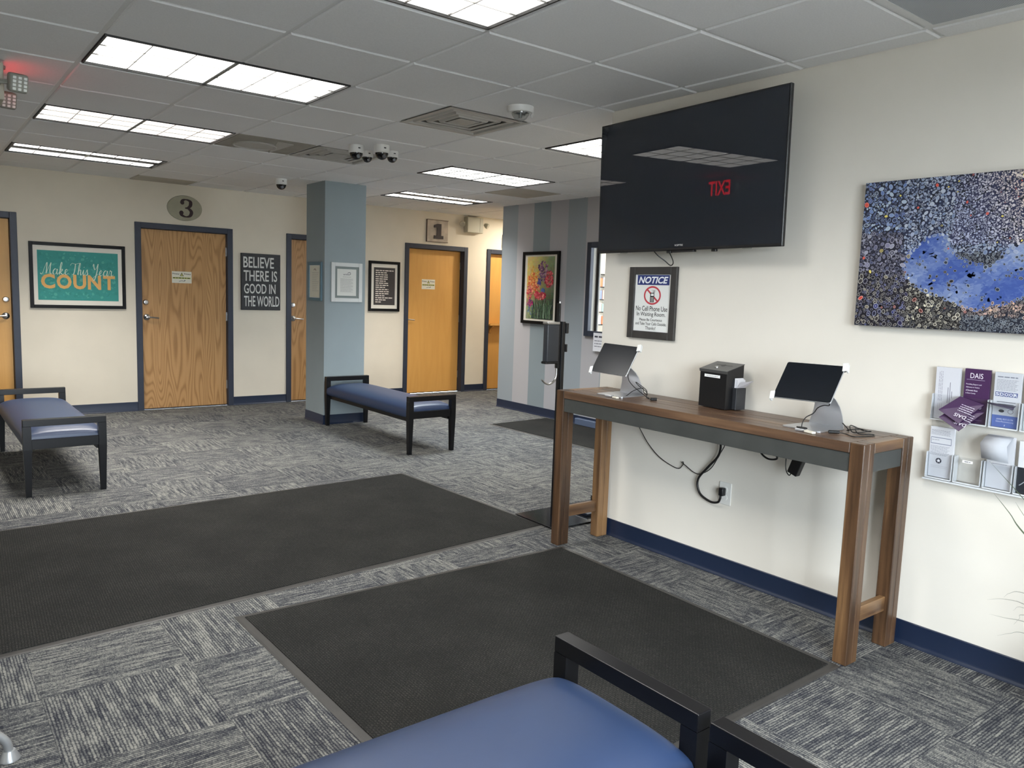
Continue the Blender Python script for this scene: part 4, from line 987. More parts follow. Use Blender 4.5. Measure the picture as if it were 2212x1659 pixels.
# ------------------------------------------------------------------ benches (local: x across 0..0.47, y along)
def make_bench(loc, rotz, label, L_=1.72):
    r = thing('bench', label, 'bench', loc, rotz, 'navy waiting room benches')
    W_ = 0.488; t = 0.048; Hh = 0.512; hl = L_ / 2
    for s in (-1, 1):
        y0 = s * hl - (t if s > 0 else 0); y1 = y0 + t
        for sx in (-1, 1):
            bm = B(); x0 = sx * (W_ / 2 - t / 2); ym = (y0 + y1) / 2
            frustum(bm, (x0 - sx * 0.000, ym, 0), (0.032, 0.034), (x0, ym, 0.315), (t, t)); frustum(bm, (x0, ym, 0.315), (t, t), (x0, ym, Hh - 0.044), (t, t))
            bmesh.ops.remove_doubles(bm, verts=bm.verts[:], dist=1e-5)
            obj('leg', bm, BENCHW, r)
        bm = B(); box(bm, (-W_ / 2, y0, Hh - 0.044), (W_ / 2, y1, Hh), 0.0025, 2); obj('arm_rail', bm, BENCHW, r)
        bm = B(); box(bm, (-W_ / 2 + t, y0 + 0.006, 0.315), (W_ / 2 - t, y1 - 0.006, 0.378), 0.002); obj('end_rail', bm, BENCHW, r)
    bm = B()
    for s in (-1, 1): box(bm, (s * 0.20 - 0.012, -hl + t, 0.285), (s * 0.20 + 0.012, hl - t, 0.318))
    obj('seat_frame', bm, BENCHW, r)
    # cushion
    bm = B(); a, b = W_ / 2 - 0.003, hl - t + 0.012; NU, NV = 20, 36; G = []
    def ease(q, n_): return math.copysign(1 - (1 - abs(q)) ** n_, q)
    for i in range(NU + 1):
        row = []
        for j in range(NV + 1):
            u, v = ease(-1 + 2 * i / NU, 1.6), ease(-1 + 2 * j / NV, 1.9)
            z = 0.385 + 0.066 * (max(0, 1 - abs(u) ** 3.2)) ** .5 * (max(0, 1 - abs(v) ** 14)) ** .42
            row.append(bm.verts.new((a * u, b * v, z)))
        G.append(row)
    for i in range(NU):
        for j in range(NV): bm.faces.new((G[i][j], G[i + 1][j], G[i + 1][j + 1], G[i][j + 1]))
    rim = [G[i][0] for i in range(NU + 1)] + [G[NU][j] for j in range(1, NV + 1)] + [G[i][NV] for i in range(NU - 1, -1, -1)] + [G[0][j] for j in range(NV - 1, 0, -1)]
    low = []
    prev = rim
    for k, (dz, ins) in enumerate(((0.350, -0.002), (0.328, 0.004), (0.319, 0.022))):
        cur = [bm.verts.new((math.copysign(max(0, abs(v.co.x) - ins * (abs(v.co.x) > a * .98)), v.co.x), math.copysign(max(0, abs(v.co.y) - ins * (abs(v.co.y) > b * .98)), v.co.y), dz)) for v in rim]
        for i in range(len(rim)): bm.faces.new((prev[i], prev[(i + 1) % len(rim)], cur[(i + 1) % len(rim)], cur[i]))
        prev = cur
    bm.faces.new(prev)
    o = obj('seat_cushion', bm, VINYL, r, smooth=True)
    # legs cut into the cushion corners are hidden: cushion corners sit between the posts
    return r
make_bench((2.928, 2.700, 0), 0, 'navy bench with black arms standing against the blue grey column')
make_bench((0.075, 2.716, 0), 0, 'navy bench with black arms at the left edge of the photo')
make_bench((0.663 - 0.86, -2.700, 0), math.pi / 2, 'navy bench in the bottom foreground, blue seat nearest the camera', 1.72)
make_bench((0.660 - 0.86, -3.222, 0), math.pi / 2, 'bench at the bottom edge right of the foreground bench, only an arm corner visible', 1.72)

# partial chair at the lower left edge
r = thing('chair', 'chair at lower left edge with one silver tube leg and foot glide visible', 'chair', (-0.86, -1.32, 0))
leg_ = [(0.306, 0.030), (-0.306 + 0.05, 0.030), (0.306, 0.45), (-0.256, 0.45)]
for lx, ly in ((0.306, -0.032), (-0.20, -0.032), (0.306 - 0.02, 0.42), (-0.20, 0.42)):
    s = 1 if lx > 0 else -1
    bm = B(); tube(bm, [(lx, ly, 0.022), (lx - s * 0.008, ly, 0.06), (lx - s * 0.04, ly, 0.10), (lx - s * 0.085, ly, 0.16), (lx - s * 0.10, ly, 0.42)], 0.0125, 10); lg = autosmooth(obj('leg', bm, mat('satin_silver', (168, 170, 172), 0.35, metal=0.6), r), 60)
    bm = B(); lathe(bm, [(0, 0.001), (0.029, 0.001), (0.028, 0.006), (0.016, 0.030), (0, 0.030)], 20, (lx, ly, 0)); autosmooth(obj('foot_glide', bm, MATS['satin_silver'], lg))
bm = B(); box(bm, (-0.25, -0.06, 0.42), (0.205, 0.44, 0.47), 0.02, 3); autosmooth(obj('seat', bm, VINYL, r))
bm = B(); box(bm, (-0.25, 0.40, 0.5), (0.205, 0.44, 0.85), 0.018, 3); autosmooth(obj('backrest', bm, VINYL, r))
bm = B(); tube(bm, [(-0.2, 0.42, 0.44), (-0.2, 0.42, 0.60)], 0.012, 8, False); tube(bm, [(0.15, 0.42, 0.44), (0.15, 0.42, 0.60)], 0.012, 8, False); obj('back_posts', bm, MATS['satin_silver'], r)

# ------------------------------------------------------------------ console table (local: x depth 0..0.395, y length 0..1.818)
TR = thing('console_table', 'tall narrow brown wooden table with thick legs against the right wall', 'table', (2.160, -2.478, 0), -0.0068)
TDp, TLn = 0.395, 1.818; lx, ly = 0.082, 0.060
def table_leg(x0, y0):
    bm = B(); box(bm, (x0, y0, 0), (x0 + lx * .52 - .0006, y0 + ly, 0.9), 0.003); box(bm, (x0 + lx * .52 + .0006, y0, 0), (x0 + lx, y0 + ly, 0.9), 0.003)
    obj('leg', bm, WOODZ, TR)
for x0 in (0, TDp - lx):
    for y0 in (0, TLn - ly): table_leg(x0, y0)
nb = 6; bw_ = (TDp) / nb
for i in range(nb):
    x0 = i * bw_; ins = ly + 0.0015 if (x0 < lx or x0 + bw_ > TDp - lx) else 0.066
    bm = B(); box(bm, (x0 + .0006, ly + .0012, 0.858), (x0 + bw_ - .0006, TLn - ly - .0012, 0.9 - (.0004 if i % 2 else 0)), 0.0015); obj('board', bm, WOODY, TR)
for y0 in (0.0, TLn - ly):
    bm = B(); box(bm, (lx + .001, y0 + (.001 if y0 == 0 else 0.0), 0.858), (TDp - lx - .001, y0 + ly, 0.8995), 0.002); obj('end_board', bm, WOODX, TR)
bm = B(); box(bm, (0.006, ly, 0.782), (0.020, TLn - ly, 0.857), 0.001); obj('apron', bm, APRON, TR)
bm = B(); box(bm, (TDp - 0.020, ly, 0.782), (TDp - 0.006, TLn - ly, 0.857), 0.001); obj('apron', bm, APRON, TR)
for y0 in (0.006, TLn - 0.020):
    bm = B(); box(bm, (lx, y0, 0.782), (TDp - lx, y0 + 0.014, 0.857), 0.001); obj('apron', bm, APRON, TR)
for y0 in (0.018, TLn - 0.042):
    bm = B(); box(bm, (lx - .001, y0, 0.155), (TDp - lx + .001, y0 + 0.026, 0.218), 0.002); obj('stretcher', bm, WOODX, TR)

ZT = 0.9005
def tablet(c, yaw, tilt, roll, W_, base, lab1, lab2):
    # tablet with corner clips
    Hh = W_ * .71
    M = Matrix.Translation(c) @ Matrix.Rotation(yaw, 4, 'Z') @ Matrix.Rotation(tilt, 4, 'Y') @ Matrix.Rotation(roll, 4, 'X') @ Matrix.Rotation(RWROT, 4, 'Z')
    t = thing('tablet', lab1, 'tablet', group='tablets on stands'); t.matrix_world = M
    bm = B(); box(bm, (-W_ / 2, 0.0, -Hh / 2), (W_ / 2, 0.0075, Hh / 2), 0.0035, 2); obj('back_case', bm, ALU, t)
    bm = B(); pts = []
    rr = 0.010
    for cx_, cz_, a0 in ((W_ / 2 - rr, Hh / 2 - rr, 0), (-W_ / 2 + rr, Hh / 2 - rr, 90), (-W_ / 2 + rr, -Hh / 2 + rr, 180), (W_ / 2 - rr, -Hh / 2 + rr, 270)):
        for k in range(5): a = math.radians(a0 + k * 22.5); pts.append((cx_ + (rr - .002) * math.cos(a), cz_ + (rr - .002) * math.sin(a)))
    prism(bm, pts, -0.0012, 0.001); obj('screen', bm, TABS, t)
    # stand
    s = thing('tablet_stand', lab2, 'tablet stand', (base[0], base[1], ZT), base[2], 'silver tablet stands')
    bm = B(); pts = []
    for cx_, cy_, a0 in ((0.078, 0.075, 0), (-0.082, 0.075, 90), (-0.082, -0.075, 180), (0.078, -0.075, 270)):
        for k in range(5): a = math.radians(a0 + k * 22.5); pts.append((cx_ + .018 * math.cos(a), cy_ + .018 * math.sin(a)))
    A = [bm.verts.new((x_, y_, 0)) for x_, y_ in pts]; C = [bm.verts.new((x_, y_, 0.005)) for x_, y_ in pts]; bm.faces.new(A[::-1]); bm.faces.new(C)
    for i in range(len(pts)): bm.faces.new((A[i], A[(i + 1) % len(pts)], C[(i + 1) % len(pts)], C[i]))
    obj('base_plate', bm, ALU, s)
    loc_c = Vector(c) + (M.to_3x3() @ Vector((0, 0.03, 0)))
    lc = Matrix.Rotation(-base[2], 3, 'Z') @ (loc_c - Vector((base[0], base[1], ZT)))
    bm = B(); x1, z1 = 0.092, 0.005; n_ = 7; th = 0.005; rows = []
    for i in range(n_):
        q = i / (n_ - 1); wy = 0.084 * (1 - q) + 0.036 * q
        xx = x1 + (lc.x - x1) * q ** 3.4; zz = z1 + (lc.z - z1) * q
        rows.append([bm.verts.new((xx + dx, sy * wy + lc.y * q, zz)) for dx, sy in ((0, -1), (0, 1), (th, 1), (th, -1))])
    for a_, b_ in zip(rows, rows[1:]):
        for k in range(4): bm.faces.new((a_[k], a_[(k + 1) % 4], b_[(k + 1) % 4], b_[k]))
    bm.faces.new(rows[0][::-1]); bm.faces.new(rows[-1]); autosmooth(obj('neck', bm, ALU, s), 40)
    Li = Matrix.Rotation(-base[2], 4, 'Z') @ Matrix.Translation(-Vector((base[0], base[1], ZT))) @ M
    bm = B(); tube(bm, [(0, 0.028, -0.035), (0, 0.028, 0.035)], 0.012, 12, False); box(bm, (-0.03, 0.010, -0.03), (0.03, 0.022, 0.03), 0.003)
    a = math.atan2(Hh, W_) 
    tube(bm, [(W_ / 2 + .002, 0.016, Hh / 2 - 0.01), (-W_ / 2 - .002, 0.016, -Hh / 2 + 0.01)], 0.006, 8, False)
    o = obj('holder_arm', bm, ALU, s); o.matrix_local = Li
    for sg in (1, -1):
        bm = B(); cx_, cz_ = sg * (W_ / 2 + 0.002), sg * (Hh / 2 - 0.008)
        box(bm, (-0.012, -0.006, -0.020), (0.008, -0.002, 0.020), 0.003, 2); box(bm, (0.002, -0.006, -0.020), (0.010, 0.016, 0.020), 0.003, 2)
        if sg < 0: bmesh.ops.rotate(bm, verts=bm.verts, matrix=Matrix.Rotation(math.pi, 3, 'Y'))
        o = obj('corner_clip', bm, WHITE, s, smooth=False); o.matrix_local = Li @ Matrix.Translation((cx_, 0, cz_)) @ Matrix.Rotation(math.radians(-14), 4, 'Y')
    return M
M1 = tablet((2.298, -0.981, 1.099), 0.055, 0.545, 0.025, 0.257, (2.352, -0.985, 0.06), 'left tablet on the wooden table, dark screen tilted back', 'left silver tablet stand on the wooden table')
M2 = tablet((2.262, -2.158, 1.107), 0.035, 0.65, -0.021, 0.263, (2.352, -2.145, -0.04), 'right tablet on the wooden table, dark screen tilted back', 'right silver tablet stand on the wooden table')
# ballot box
r = thing('suggestion_box', 'black metal drop box with slot and lock on the wooden table', 'box', (2.418, -1.548, ZT), RWROT - 0.108)
w_, d_, hf, hb = 0.176, 0.118, 0.190, 0.222
bm = B()
P = [(-0.0, 0.0, hf - .006), (0.0, d_, hb - .006)]
vs = [bm.verts.new(q) for q in ((-w_ / 2, 0, 0.004), (w_ / 2, 0, 0.004), (w_ / 2, d_, 0.004), (-w_ / 2, d_, 0.004), (-w_ / 2, 0, hf), (w_ / 2, 0, hf), (w_ / 2, d_, hb), (-w_ / 2, d_, hb))]
for f in ((3, 2, 1, 0), (4, 5, 6, 7), (0, 1, 5, 4), (1, 2, 6, 5), (2, 3, 7, 6), (3, 0, 4, 7)): bm.faces.new([vs[i] for i in f])
obj('body', bm, BLKM, r)
bm = B(); sl = math.atan2(hb - hf, d_)
box(bm, (-w_ / 2 - .004, -0.005, 0), (w_ / 2 + .004, math.hypot(d_, hb - hf) + .002, 0.003), 0.001); box(bm, (-w_ / 2 - .004, -0.005, -0.012), (w_ / 2 + .004, -0.002, 0.002)); lid = obj('lid', bm, mat('lid_grey', (74, 74, 74), 0.35, spec=0.5), r, (0, 0, hf + .001), (sl, 0, 0))
bm = B(); box(bm, (-0.05, 0.074, 0.0031), (0.055, 0.078, 0.0036)); lathe(bm, [(0, 0.0031), (0.013, 0.0031), (0.013, 0.0037), (0, 0.0037)], 14, (0, 0.072, 0)); obj('slot', bm, BLK, lid)
bm = B(); lathe(bm, [(0, 0.003), (0.010, 0.003), (0.009, 0.008), (0, 0.008)], 16, (-0.012, 0.035, 0)); autosmooth(obj('lock', bm, STEEL, lid))
p = Print(y=-0.0006); p.rect(-0.058, hf - 0.036, 0.046, hf - 0.022, (236, 238, 238)); p.bars(-0.045, 0.032, hf - 0.031, 0.003, (170, 170, 172), 1); p.build('label_strip', PRINTM, r)
bm = B(); box(bm, (w_ / 2, 0.048, 0.004), (w_ / 2 + .024, d_ - .002, 0.110), 0.001); box(bm, (w_ / 2 + .0, 0.046, 0.110), (w_ / 2 + .002, 0.050, 0.150)); obj('side_pocket', bm, mat('dark_grey_metal', (44, 46, 50), 0.4), r)
for k in range(3):
    bm = B(); box(bm, (w_ / 2 + .004 + k * .005, 0.054 + .003 * k, 0.111), (w_ / 2 + .0055 + k * .005, d_ - .006 + .002 * k, 0.158 - .004 * k))
    o = obj('comment_slip', bm, PAPER, None, r.location, (0, 0, r.rotation_euler[2])); tag(o, ('innermost', 'middle', 'outermost')[k] + ' white paper slip standing in the side pocket of the black box', 'paper', 'paper slips in the black box pocket')
bm = B(); A = [bm.verts.new(q) for q in ((w_ / 2 + .021, 0.056, 0.112), (w_ / 2 + .021, d_ - .006, 0.114), (w_ / 2 + .044, d_ + .026, 0.146), (w_ / 2 + .030, 0.070, 0.140))]; bm.faces.new(A)
ex = bmesh.ops.extrude_face_region(bm, geom=bm.faces[:]); bmesh.ops.translate(bm, verts=[v for v in ex['geom'] if isinstance(v, bmesh.types.BMVert)], vec=(0.0006, 0, 0.0004))
tag(obj('folded_slip', bm, mat('grey_paper', (196, 194, 200), 0.6), None, r.location, (0, 0, r.rotation_euler[2])), 'folded paper flap drooping from the black box pocket', 'paper')

# cables on the table and below
def cable(name, pts, rad, label, cat='cable', m=CORD, group=None):
    bm = B(); tube(bm, pts, rad, 7); return tag(autosmooth(obj(name, bm, m), 80), label, cat, group)
z = ZT
cable('charging_cable', [(2.245, -2.262, 1.075), (2.238, -2.268, 1.045), (2.26, -2.262, 1.02), (2.275, -2.23, 1.015), (2.28, -2.20, 1.00), (2.275, -2.185, 0.975), (2.262, -2.16, 0.955), (2.255, -2.15, 0.93), (2.250, -2.150, 0.912), (2.243, -2.145, z + .008)], 0.0021, 'thin black cable looping down from the right tablet')
cable('coiled_cable', [(2.445, -2.22, z + .03), (2.42, -2.27, z + .004), (2.37, -2.29, z + .012), (2.40, -2.335, z + .02), (2.46, -2.31, z + .006), (2.43, -2.27, z + .024), (2.38, -2.31, z + .004), (2.43, -2.355, z + .012), (2.47, -2.33, z + .004), (2.42, -2.30, z + .018), (2.37, -2.34, z + .004), (2.41, -2.385, z + .004), (2.36, -2.395, z + .003), (2.29, -2.365, z + .003), (2.315, -2.315, z + .003), (2.30, -2.285, z + .008)], 0.0022, 'tangled black cable coil behind the right tablet stand')
cable('usb_plug', [(2.272, -2.262, z + .008), (2.305, -2.29, z + .008)], 0.007, 'black plug lying on the table beside the right tablet', 'plug')
cable('charging_cable', [(2.275, -1.105, 1.052), (2.285, -1.10, 1.01), (2.31, -1.09, 0.985), (2.34, -1.10, 0.955), (2.38, -1.115, 0.925), (2.41, -1.12, z + .006), (2.38, -1.17, z + .004), (2.34, -1.215, z + .006)], 0.0021, 'thin black cable running down from the left tablet')
cable('coiled_cable', [(2.26, -1.06, z + .003), (2.32, -1.055, z + .004), (2.37, -1.06, z + .03), (2.40, -1.10, z + .05), (2.38, -1.13, z + .03), (2.42, -1.12, z + .012), (2.44, -1.09, z + .028), (2.40, -1.07, z + .06), (2.37, -1.08, z + .08), (2.40, -1.13, z + .04), (2.36, -1.17, z + .008), (2.37, -1.21, z + .004)], 0.0021, 'tangled black cable beside the left tablet stand')
cable('usb_plug', [(2.335, -1.222, z + .008), (2.362, -1.238, z + .008)], 0.008, 'small black plug lying beside the left tablet stand', 'plug')
def adapter(loc, rz, m, label, sz=(0.020, 0.042, 0.012)):
    bm = B(); box(bm, (-sz[0] / 2, -sz[1] / 2, 0), (sz[0] / 2, sz[1] / 2, sz[2]), 0.002, 2); return tag(obj('card_reader', bm, m, None, loc, (0, 0, rz)), label, 'adapter')
adapter((2.222, -2.163, z + .0005), 0.15, ALU, 'small silver reader under the front edge of the right stand', (0.022, 0.040, .010))
adapter((2.208, -2.215, z + .0005), -0.3, mat('ivory_plastic', (226, 222, 206), 0.4), 'small ivory adapter in front of the right tablet stand', (0.020, 0.05, .009))
adapter((2.235, -1.015, z + .0005), 0.1, ALU, 'small silver reader at the front of the left stand', (0.022, 0.045, .010))
adapter((2.222, -1.075, z + .0005), -0.2, MATS['ivory_plastic'], 'small white adapter in front of the left tablet stand', (0.018, 0.04, .008))
cable('black_ring', [(2.232, -2.14, z + .013), (2.222, -2.16, z + .013), (2.226, -2.185, z + .013), (2.238, -2.18, z + .013), (2.240, -2.155, z + .013), (2.232, -2.14, z + .013)], 0.003, 'small black cable loop lying on the silver reader', 'cable')
cable('hanging_cable', [(2.50, -0.93, 0.79), (2.56, -0.949, 0.694), (2.575, -1.012, 0.608), (2.578, -1.103, 0.545), (2.578, -1.222, 0.511), (2.575, -1.262, 0.535), (2.57, -1.272, 0.556), (2.57, -1.262, 0.552), (2.572, -1.285, 0.540), (2.578, -1.34, 0.512), (2.578, -1.385, 0.513), (2.572, -1.453, 0.557), (2.56, -1.51, 0.64), (2.54, -1.56, 0.72), (2.52, -1.565, 0.80)], 0.0024, 'thin black cable sagging along the wall below the table')
cable('thick_cable', [(2.50, -1.530, 0.82), (2.53, -1.535, 0.72), (2.555, -1.510, 0.640), (2.565, -1.440, 0.562), (2.568, -1.378, 0.483), (2.568, -1.395, 0.412), (2.565, -1.467, 0.383), (2.558, -1.520, 0.392), (2.553, -1.538, 0.415), (2.553, -1.540, 0.432)], 0.0062, 'thick black power cord curving from the table to the wall outlet', 'cord')
r = thing('wall_outlet', 'white wall outlet with black plug under the wooden table', 'outlet', (XR, -1.544, 0.441), RWROT)
bm = B(); box(bm, (-0.0375, -0.006, -0.059), (0.0375, -0.0005, 0.059), 0.0025, 2); obj('cover_plate', bm, mat('outlet_white', (220, 219, 214), 0.35), r)
for zz in (-0.02, 0.02):
    bm = B(); lathe(bm, [(0, -0.006), (0.0165, -0.006), (0.0165, -0.0085), (0, -0.0085)], 20, (0, 0, zz), 'y'); box(bm, (-0.007, -0.0092, zz - .002), (-0.005, -0.0084, zz + .007)); box(bm, (0.005, -0.0092, zz - .002), (0.007, -0.0084, zz + .007)); obj('receptacle', bm, MATS['outlet_white'], r)
bm = B(); box(bm, (-0.014, -0.040, -0.012), (0.014, -0.009, 0.030), 0.006, 3); tag(autosmooth(obj('cord_plug', bm, BLK, None, (XR, -1.540, 0.443), (0, 0, RWROT))), 'black plug seated in the wall outlet', 'plug')
r = thing('power_adapter', 'black power brick hanging under the right end of the table', 'power brick', (2.45, -2.015, 0.69), 0)
bm = B(); box(bm, (-0.018, -0.028, -0.035), (0.018, 0.022, 0.095), 0.004, 2); b_ = obj('brick', bm, BLK, r, (0, 0, 0), (0.35, 0, 0))
bm = B(); tube(bm, [(0, 0.018, -0.03), (0, 0.03, -0.045), (0, 0.048, -0.02), (0, 0.05, 0.04), (0, 0.035, 0.10)], 0.0025, 7); obj('lead', bm, CORD, r)
cable('cord_loop', [(2.44, -1.80, 0.79), (2.44, -1.832, 0.728), (2.44, -1.875, 0.703), (2.44, -1.92, 0.710), (2.44, -1.915, 0.728), (2.44, -1.87, 0.735), (2.44, -1.83, 0.745), (2.44, -1.82, 0.79)], 0.0045, 'black cord loop drooping under the table apron', 'cord')

# ------------------------------------------------------------------ floor stand with dispenser behind the table
r = thing('dispenser_stand', 'black floor stand with dispenser box and silver hook behind the table', 'dispenser stand', (2.545, -0.27, 0))
bm = B(); box(bm, (-0.20, -0.225, 0.0085), (0.53, 0.165, 0.0125), 0.001); obj('base_plate', bm, GLOSSB, r)
bm = B(); box(bm, (0.155, -0.14, 0.0126), (0.50, 0.10, 0.030), 0.002); obj('raised_tray', bm, mat('blue_black_gloss', (36, 42, 56), 0.15, spec=0.6), r)
bm = B(); box(bm, (0.46, 0.12, 0.0126), (0.53, 0.15, 0.05), 0.002); obj('end_stop', bm, BLK, r)
bm = B(); box(bm, (-0.014, -0.012, 0.0126), (0.014, 0.012, 1.27), 0.002); box(bm, (-0.022, -0.004, 0.0126), (-0.016, 0.02, 1.27)); obj('pole', bm, BLKM, r)
bm = B(); box(bm, (-0.046, -0.013, 0.975), (-0.032, 0.013, 1.385), 0.003, 2); obj('back_plate', bm, BLKM, r)
bm = B(); lathe(bm, [(0, 0), (0.006, 0), (0.006, 0.012), (0, 0.012)], 10, (-0.034, 0, 1.382)); obj('top_pin', bm, STEEL, r)
bm = B(); box(bm, (-0.142, -0.022, 1.018), (-0.047, 0.022, 1.252), 0.006, 3); autosmooth(obj('dispenser_box', bm, mat('charcoal_plastic', (44, 47, 52), 0.35), r))
bm = B(); box(bm, (-0.147, -0.025, 1.252), (-0.046, 0.025, 1.268), 0.004, 2); obj('silver_rim', bm, STEEL, r)
bm = B(); box(bm, (-0.150, -0.026, 1.005), (-0.048, 0.026, 1.02), 0.004); obj('bottom_rim', bm, BLK, r)
bm = B(); box(bm, (0.014, -0.02, 1.195), (0.034, 0.02, 1.262), 0.004, 2); obj('clamp', bm, BLK, r)
bm = B(); box(bm, (0.014, -0.018, 1.078), (0.030, 0.018, 1.128), 0.003, 2); obj('clamp', bm, BLK, r)
bm = B(); tube(bm, [(-0.040, 0, 1.00), (-0.040, 0, 0.925), (-0.058, 0, 0.892), (-0.095, 0, 0.876), (-0.130, 0, 0.884), (-0.158, 0, 0.905)], lambda t: 0.0065 if t < .7 else 0.0065 - .002 * (t - .7), 8); autosmooth(obj('hook', bm, STEEL, r), 60)

# ------------------------------------------------------------------ brochure holder
r = thing('brochure_holder', 'clear acrylic wall holder with eight brochure pockets', 'brochure holder', (XR, -2.533, 0.735), RWROT)
PW = 0.1085
bm = B(); box(bm, (0, -0.004, 0), (4 * PW + .006, -0.001, 0.455)); obj('back_panel', bm, ACRYL, r)
EDGE = mat('acrylic_edge', (206, 209, 212), 0.2)
for row, z0 in ((1, 0.01), (0, 0.25)):
    for c in range(4):
        x0 = 0.003 + c * PW
        bm = B(); box(bm, (x0 + .006, -0.040, z0 + .004), (x0 + PW - .006, -0.038, z0 + 0.105)); box(bm, (x0 + .005, -0.040, z0), (x0 + PW - .005, -0.004, z0 + 0.0025)); pk = obj('pocket', bm, ACRYL, r)
        bm = B(); box(bm, (x0 + .004, -0.040, z0), (x0 + .0055, -0.004, z0 + .105)); box(bm, (x0 + PW - .0055, -0.040, z0), (x0 + PW - .004, -0.004, z0 + .105)); box(bm, (x0 + .0055, -0.041, z0 - .001), (x0 + PW - .0055, -0.0395, z0 + .004)); obj('pocket_edge', bm, EDGE, pk)
bm = B(); box(bm, (0, -0.042, 0), (4 * PW + .006, -0.004, 0.006)); obj('bottom_rim', bm, EDGE, r)
def bro(c, row, label, drawfn, back, hh=0.205, m=GLOSSP, yoff=0.020, lean=0.05, thick=0.012):
    z0 = 0.735 + (0.25 if row == 0 else 0.01) + 0.0032; xw = PW - 0.016
    o = thing('brochure', label, 'brochure', (XR - yoff, -2.533 - 0.003 - (c + .5) * PW, z0), RWROT)
    bm = B(); box(bm, (-xw / 2, 0.0, 0), (xw / 2, thick, hh), 0.0005); obj('sheets', bm, back if back is not PAPER else mat('leaflet_stock', (206, 207, 212), 0.5), o, (0, 0, 0), (lean, 0, 0))
    p = Print(y=-0.0004, step=.0002); drawfn(p, xw, hh); p.build('cover', m, o, (0, 0, 0), (lean, 0, 0)); return o
PURP = mat('purple_card', (62, 38, 72), 0.35)
def d_white(p, w_, h_):
    p.rect(-w_ / 2, 0, w_ / 2, h_, (206, 207, 214))
    for k in range(3): 
        x_ = -w_ * .36 + k * .006; z_ = h_ * .35
        while z_ < h_ * .9: l = random.uniform(.006, .016); p.rect(x_, z_, x_ + .0022, z_ + l, (160, 160, 172), 1); z_ += l + .003
    for k, (a, b) in enumerate(((.32, .62), (.3, .72), (.42, .55))): p.rect(w_ * (.02 + .08 * k), h_ * a, w_ * (.02 + .08 * k) + .0025, h_ * b, (128, 128, 140), 1)
    for k in range(3): p.rect(-w_ * .36 + k * .007, h_ * .08, -w_ * .36 + k * .007 + .002, h_ * .3, (180, 180, 190), 1)
bro(0, 0, 'white leaflet in the top left pocket of the brochure holder', d_white, PAPER, 0.212)
def d_dais(p, w_, h_):
    p.rect(-w_ / 2, 0, w_ / 2, h_, (66, 40, 76)); p.text('DAIS', -w_ * .28, h_ * .83, w_ * .22, h_ * .925, (232, 226, 236), 1); p.rect(-w_ * .42, h_ * .80, w_ * .3, h_ * .805, (190, 176, 200), 1)
    for k, t_ in enumerate(('Providing Support and', 'Advocacy to Victims', 'of Domestic Abuse', 'in Dane County')):
        p.text(t_, -w_ * .42, h_ * (.70 - .055 * k), w_ * (.18 - .07 * k), h_ * (.73 - .055 * k), (224, 216, 230), 1, .01)
    p.ell(w_ * .18, h_ * .30, .007, .007, (150, 138, 160), 1, 14); p.rect(-w_ * .2, h_ * .06, w_ * .3, h_ * .07, (120, 96, 130), 1)
bro(1, 0, 'purple DAIS brochure in the second top pocket of the holder', d_dais, PURP, 0.215)
def d_5door(p, w_, h_):
    p.rect(-w_ / 2, 0, w_ / 2, h_, (194, 197, 204)); p.rect(-w_ / 2, 0, w_ / 2, h_ * .22, (86, 106, 168), 1)
    [(p.rect(-w_ * .44 + i * w_ * .17, h_ * .565, -w_ * .285 + i * w_ * .17, h_ * .645, (84, 94, 134), 1), p.text(ch, -w_ * .425 + i * w_ * .17, h_ * .578, -w_ * .30 + i * w_ * .17, h_ * .632, (222, 226, 236), 2, .02)) for i, ch in enumerate('5DOOR')]; p.bars(-w_ * .4, w_ * .35, h_ * .91, .004, (120, 124, 136), 1)
    for k in range(8): p.bars(-w_ * .42, w_ * (.38 - .05 * (k % 3)), h_ * (.86 - .026 * k), .0022, (150, 152, 162), 1, seed=k)
    p.rect(-w_ * .36, h_ * .46, w_ * .34, h_ * .47, (80, 84, 96), 1); p.rect(-w_ * .3, h_ * .42, w_ * .28, h_ * .43, (80, 84, 96), 1)
    p.ell(-w_ * .16, h_ * .30, .010, .006, (60, 62, 70), 1, 10); p.ring(w_ * .18, h_ * .30, .010, .009, .002, (130, 126, 130), 1, 16)
    p.text('(608) 827-5170', -w_ * .32, h_ * .13, w_ * .3, h_ * .165, (210, 216, 236), 2); p.text('5doorRecovery.org', -w_ * .34, h_ * .085, w_ * .32, h_ * .12, (210, 216, 236), 2); p.text('f', -.002, h_ * .02, .002, h_ * .055, (230, 232, 240), 2)
bro(2, 0, 'white and blue 5DOOR brochure in the third top pocket', d_5door, PAPER, 0.212)
bro(3, 0, 'pale brochure in the top pocket cut off by the right edge', lambda p, w_, h_: (p.rect(-w_ / 2, 0, w_ / 2, h_, (196, 206, 206)), [p.bars(-w_ * .4, w_ * .35, h_ * (.9 - .06 * k), .003, (120, 130, 134), 1, seed=k) for k in range(8)]), PAPER, 0.205)
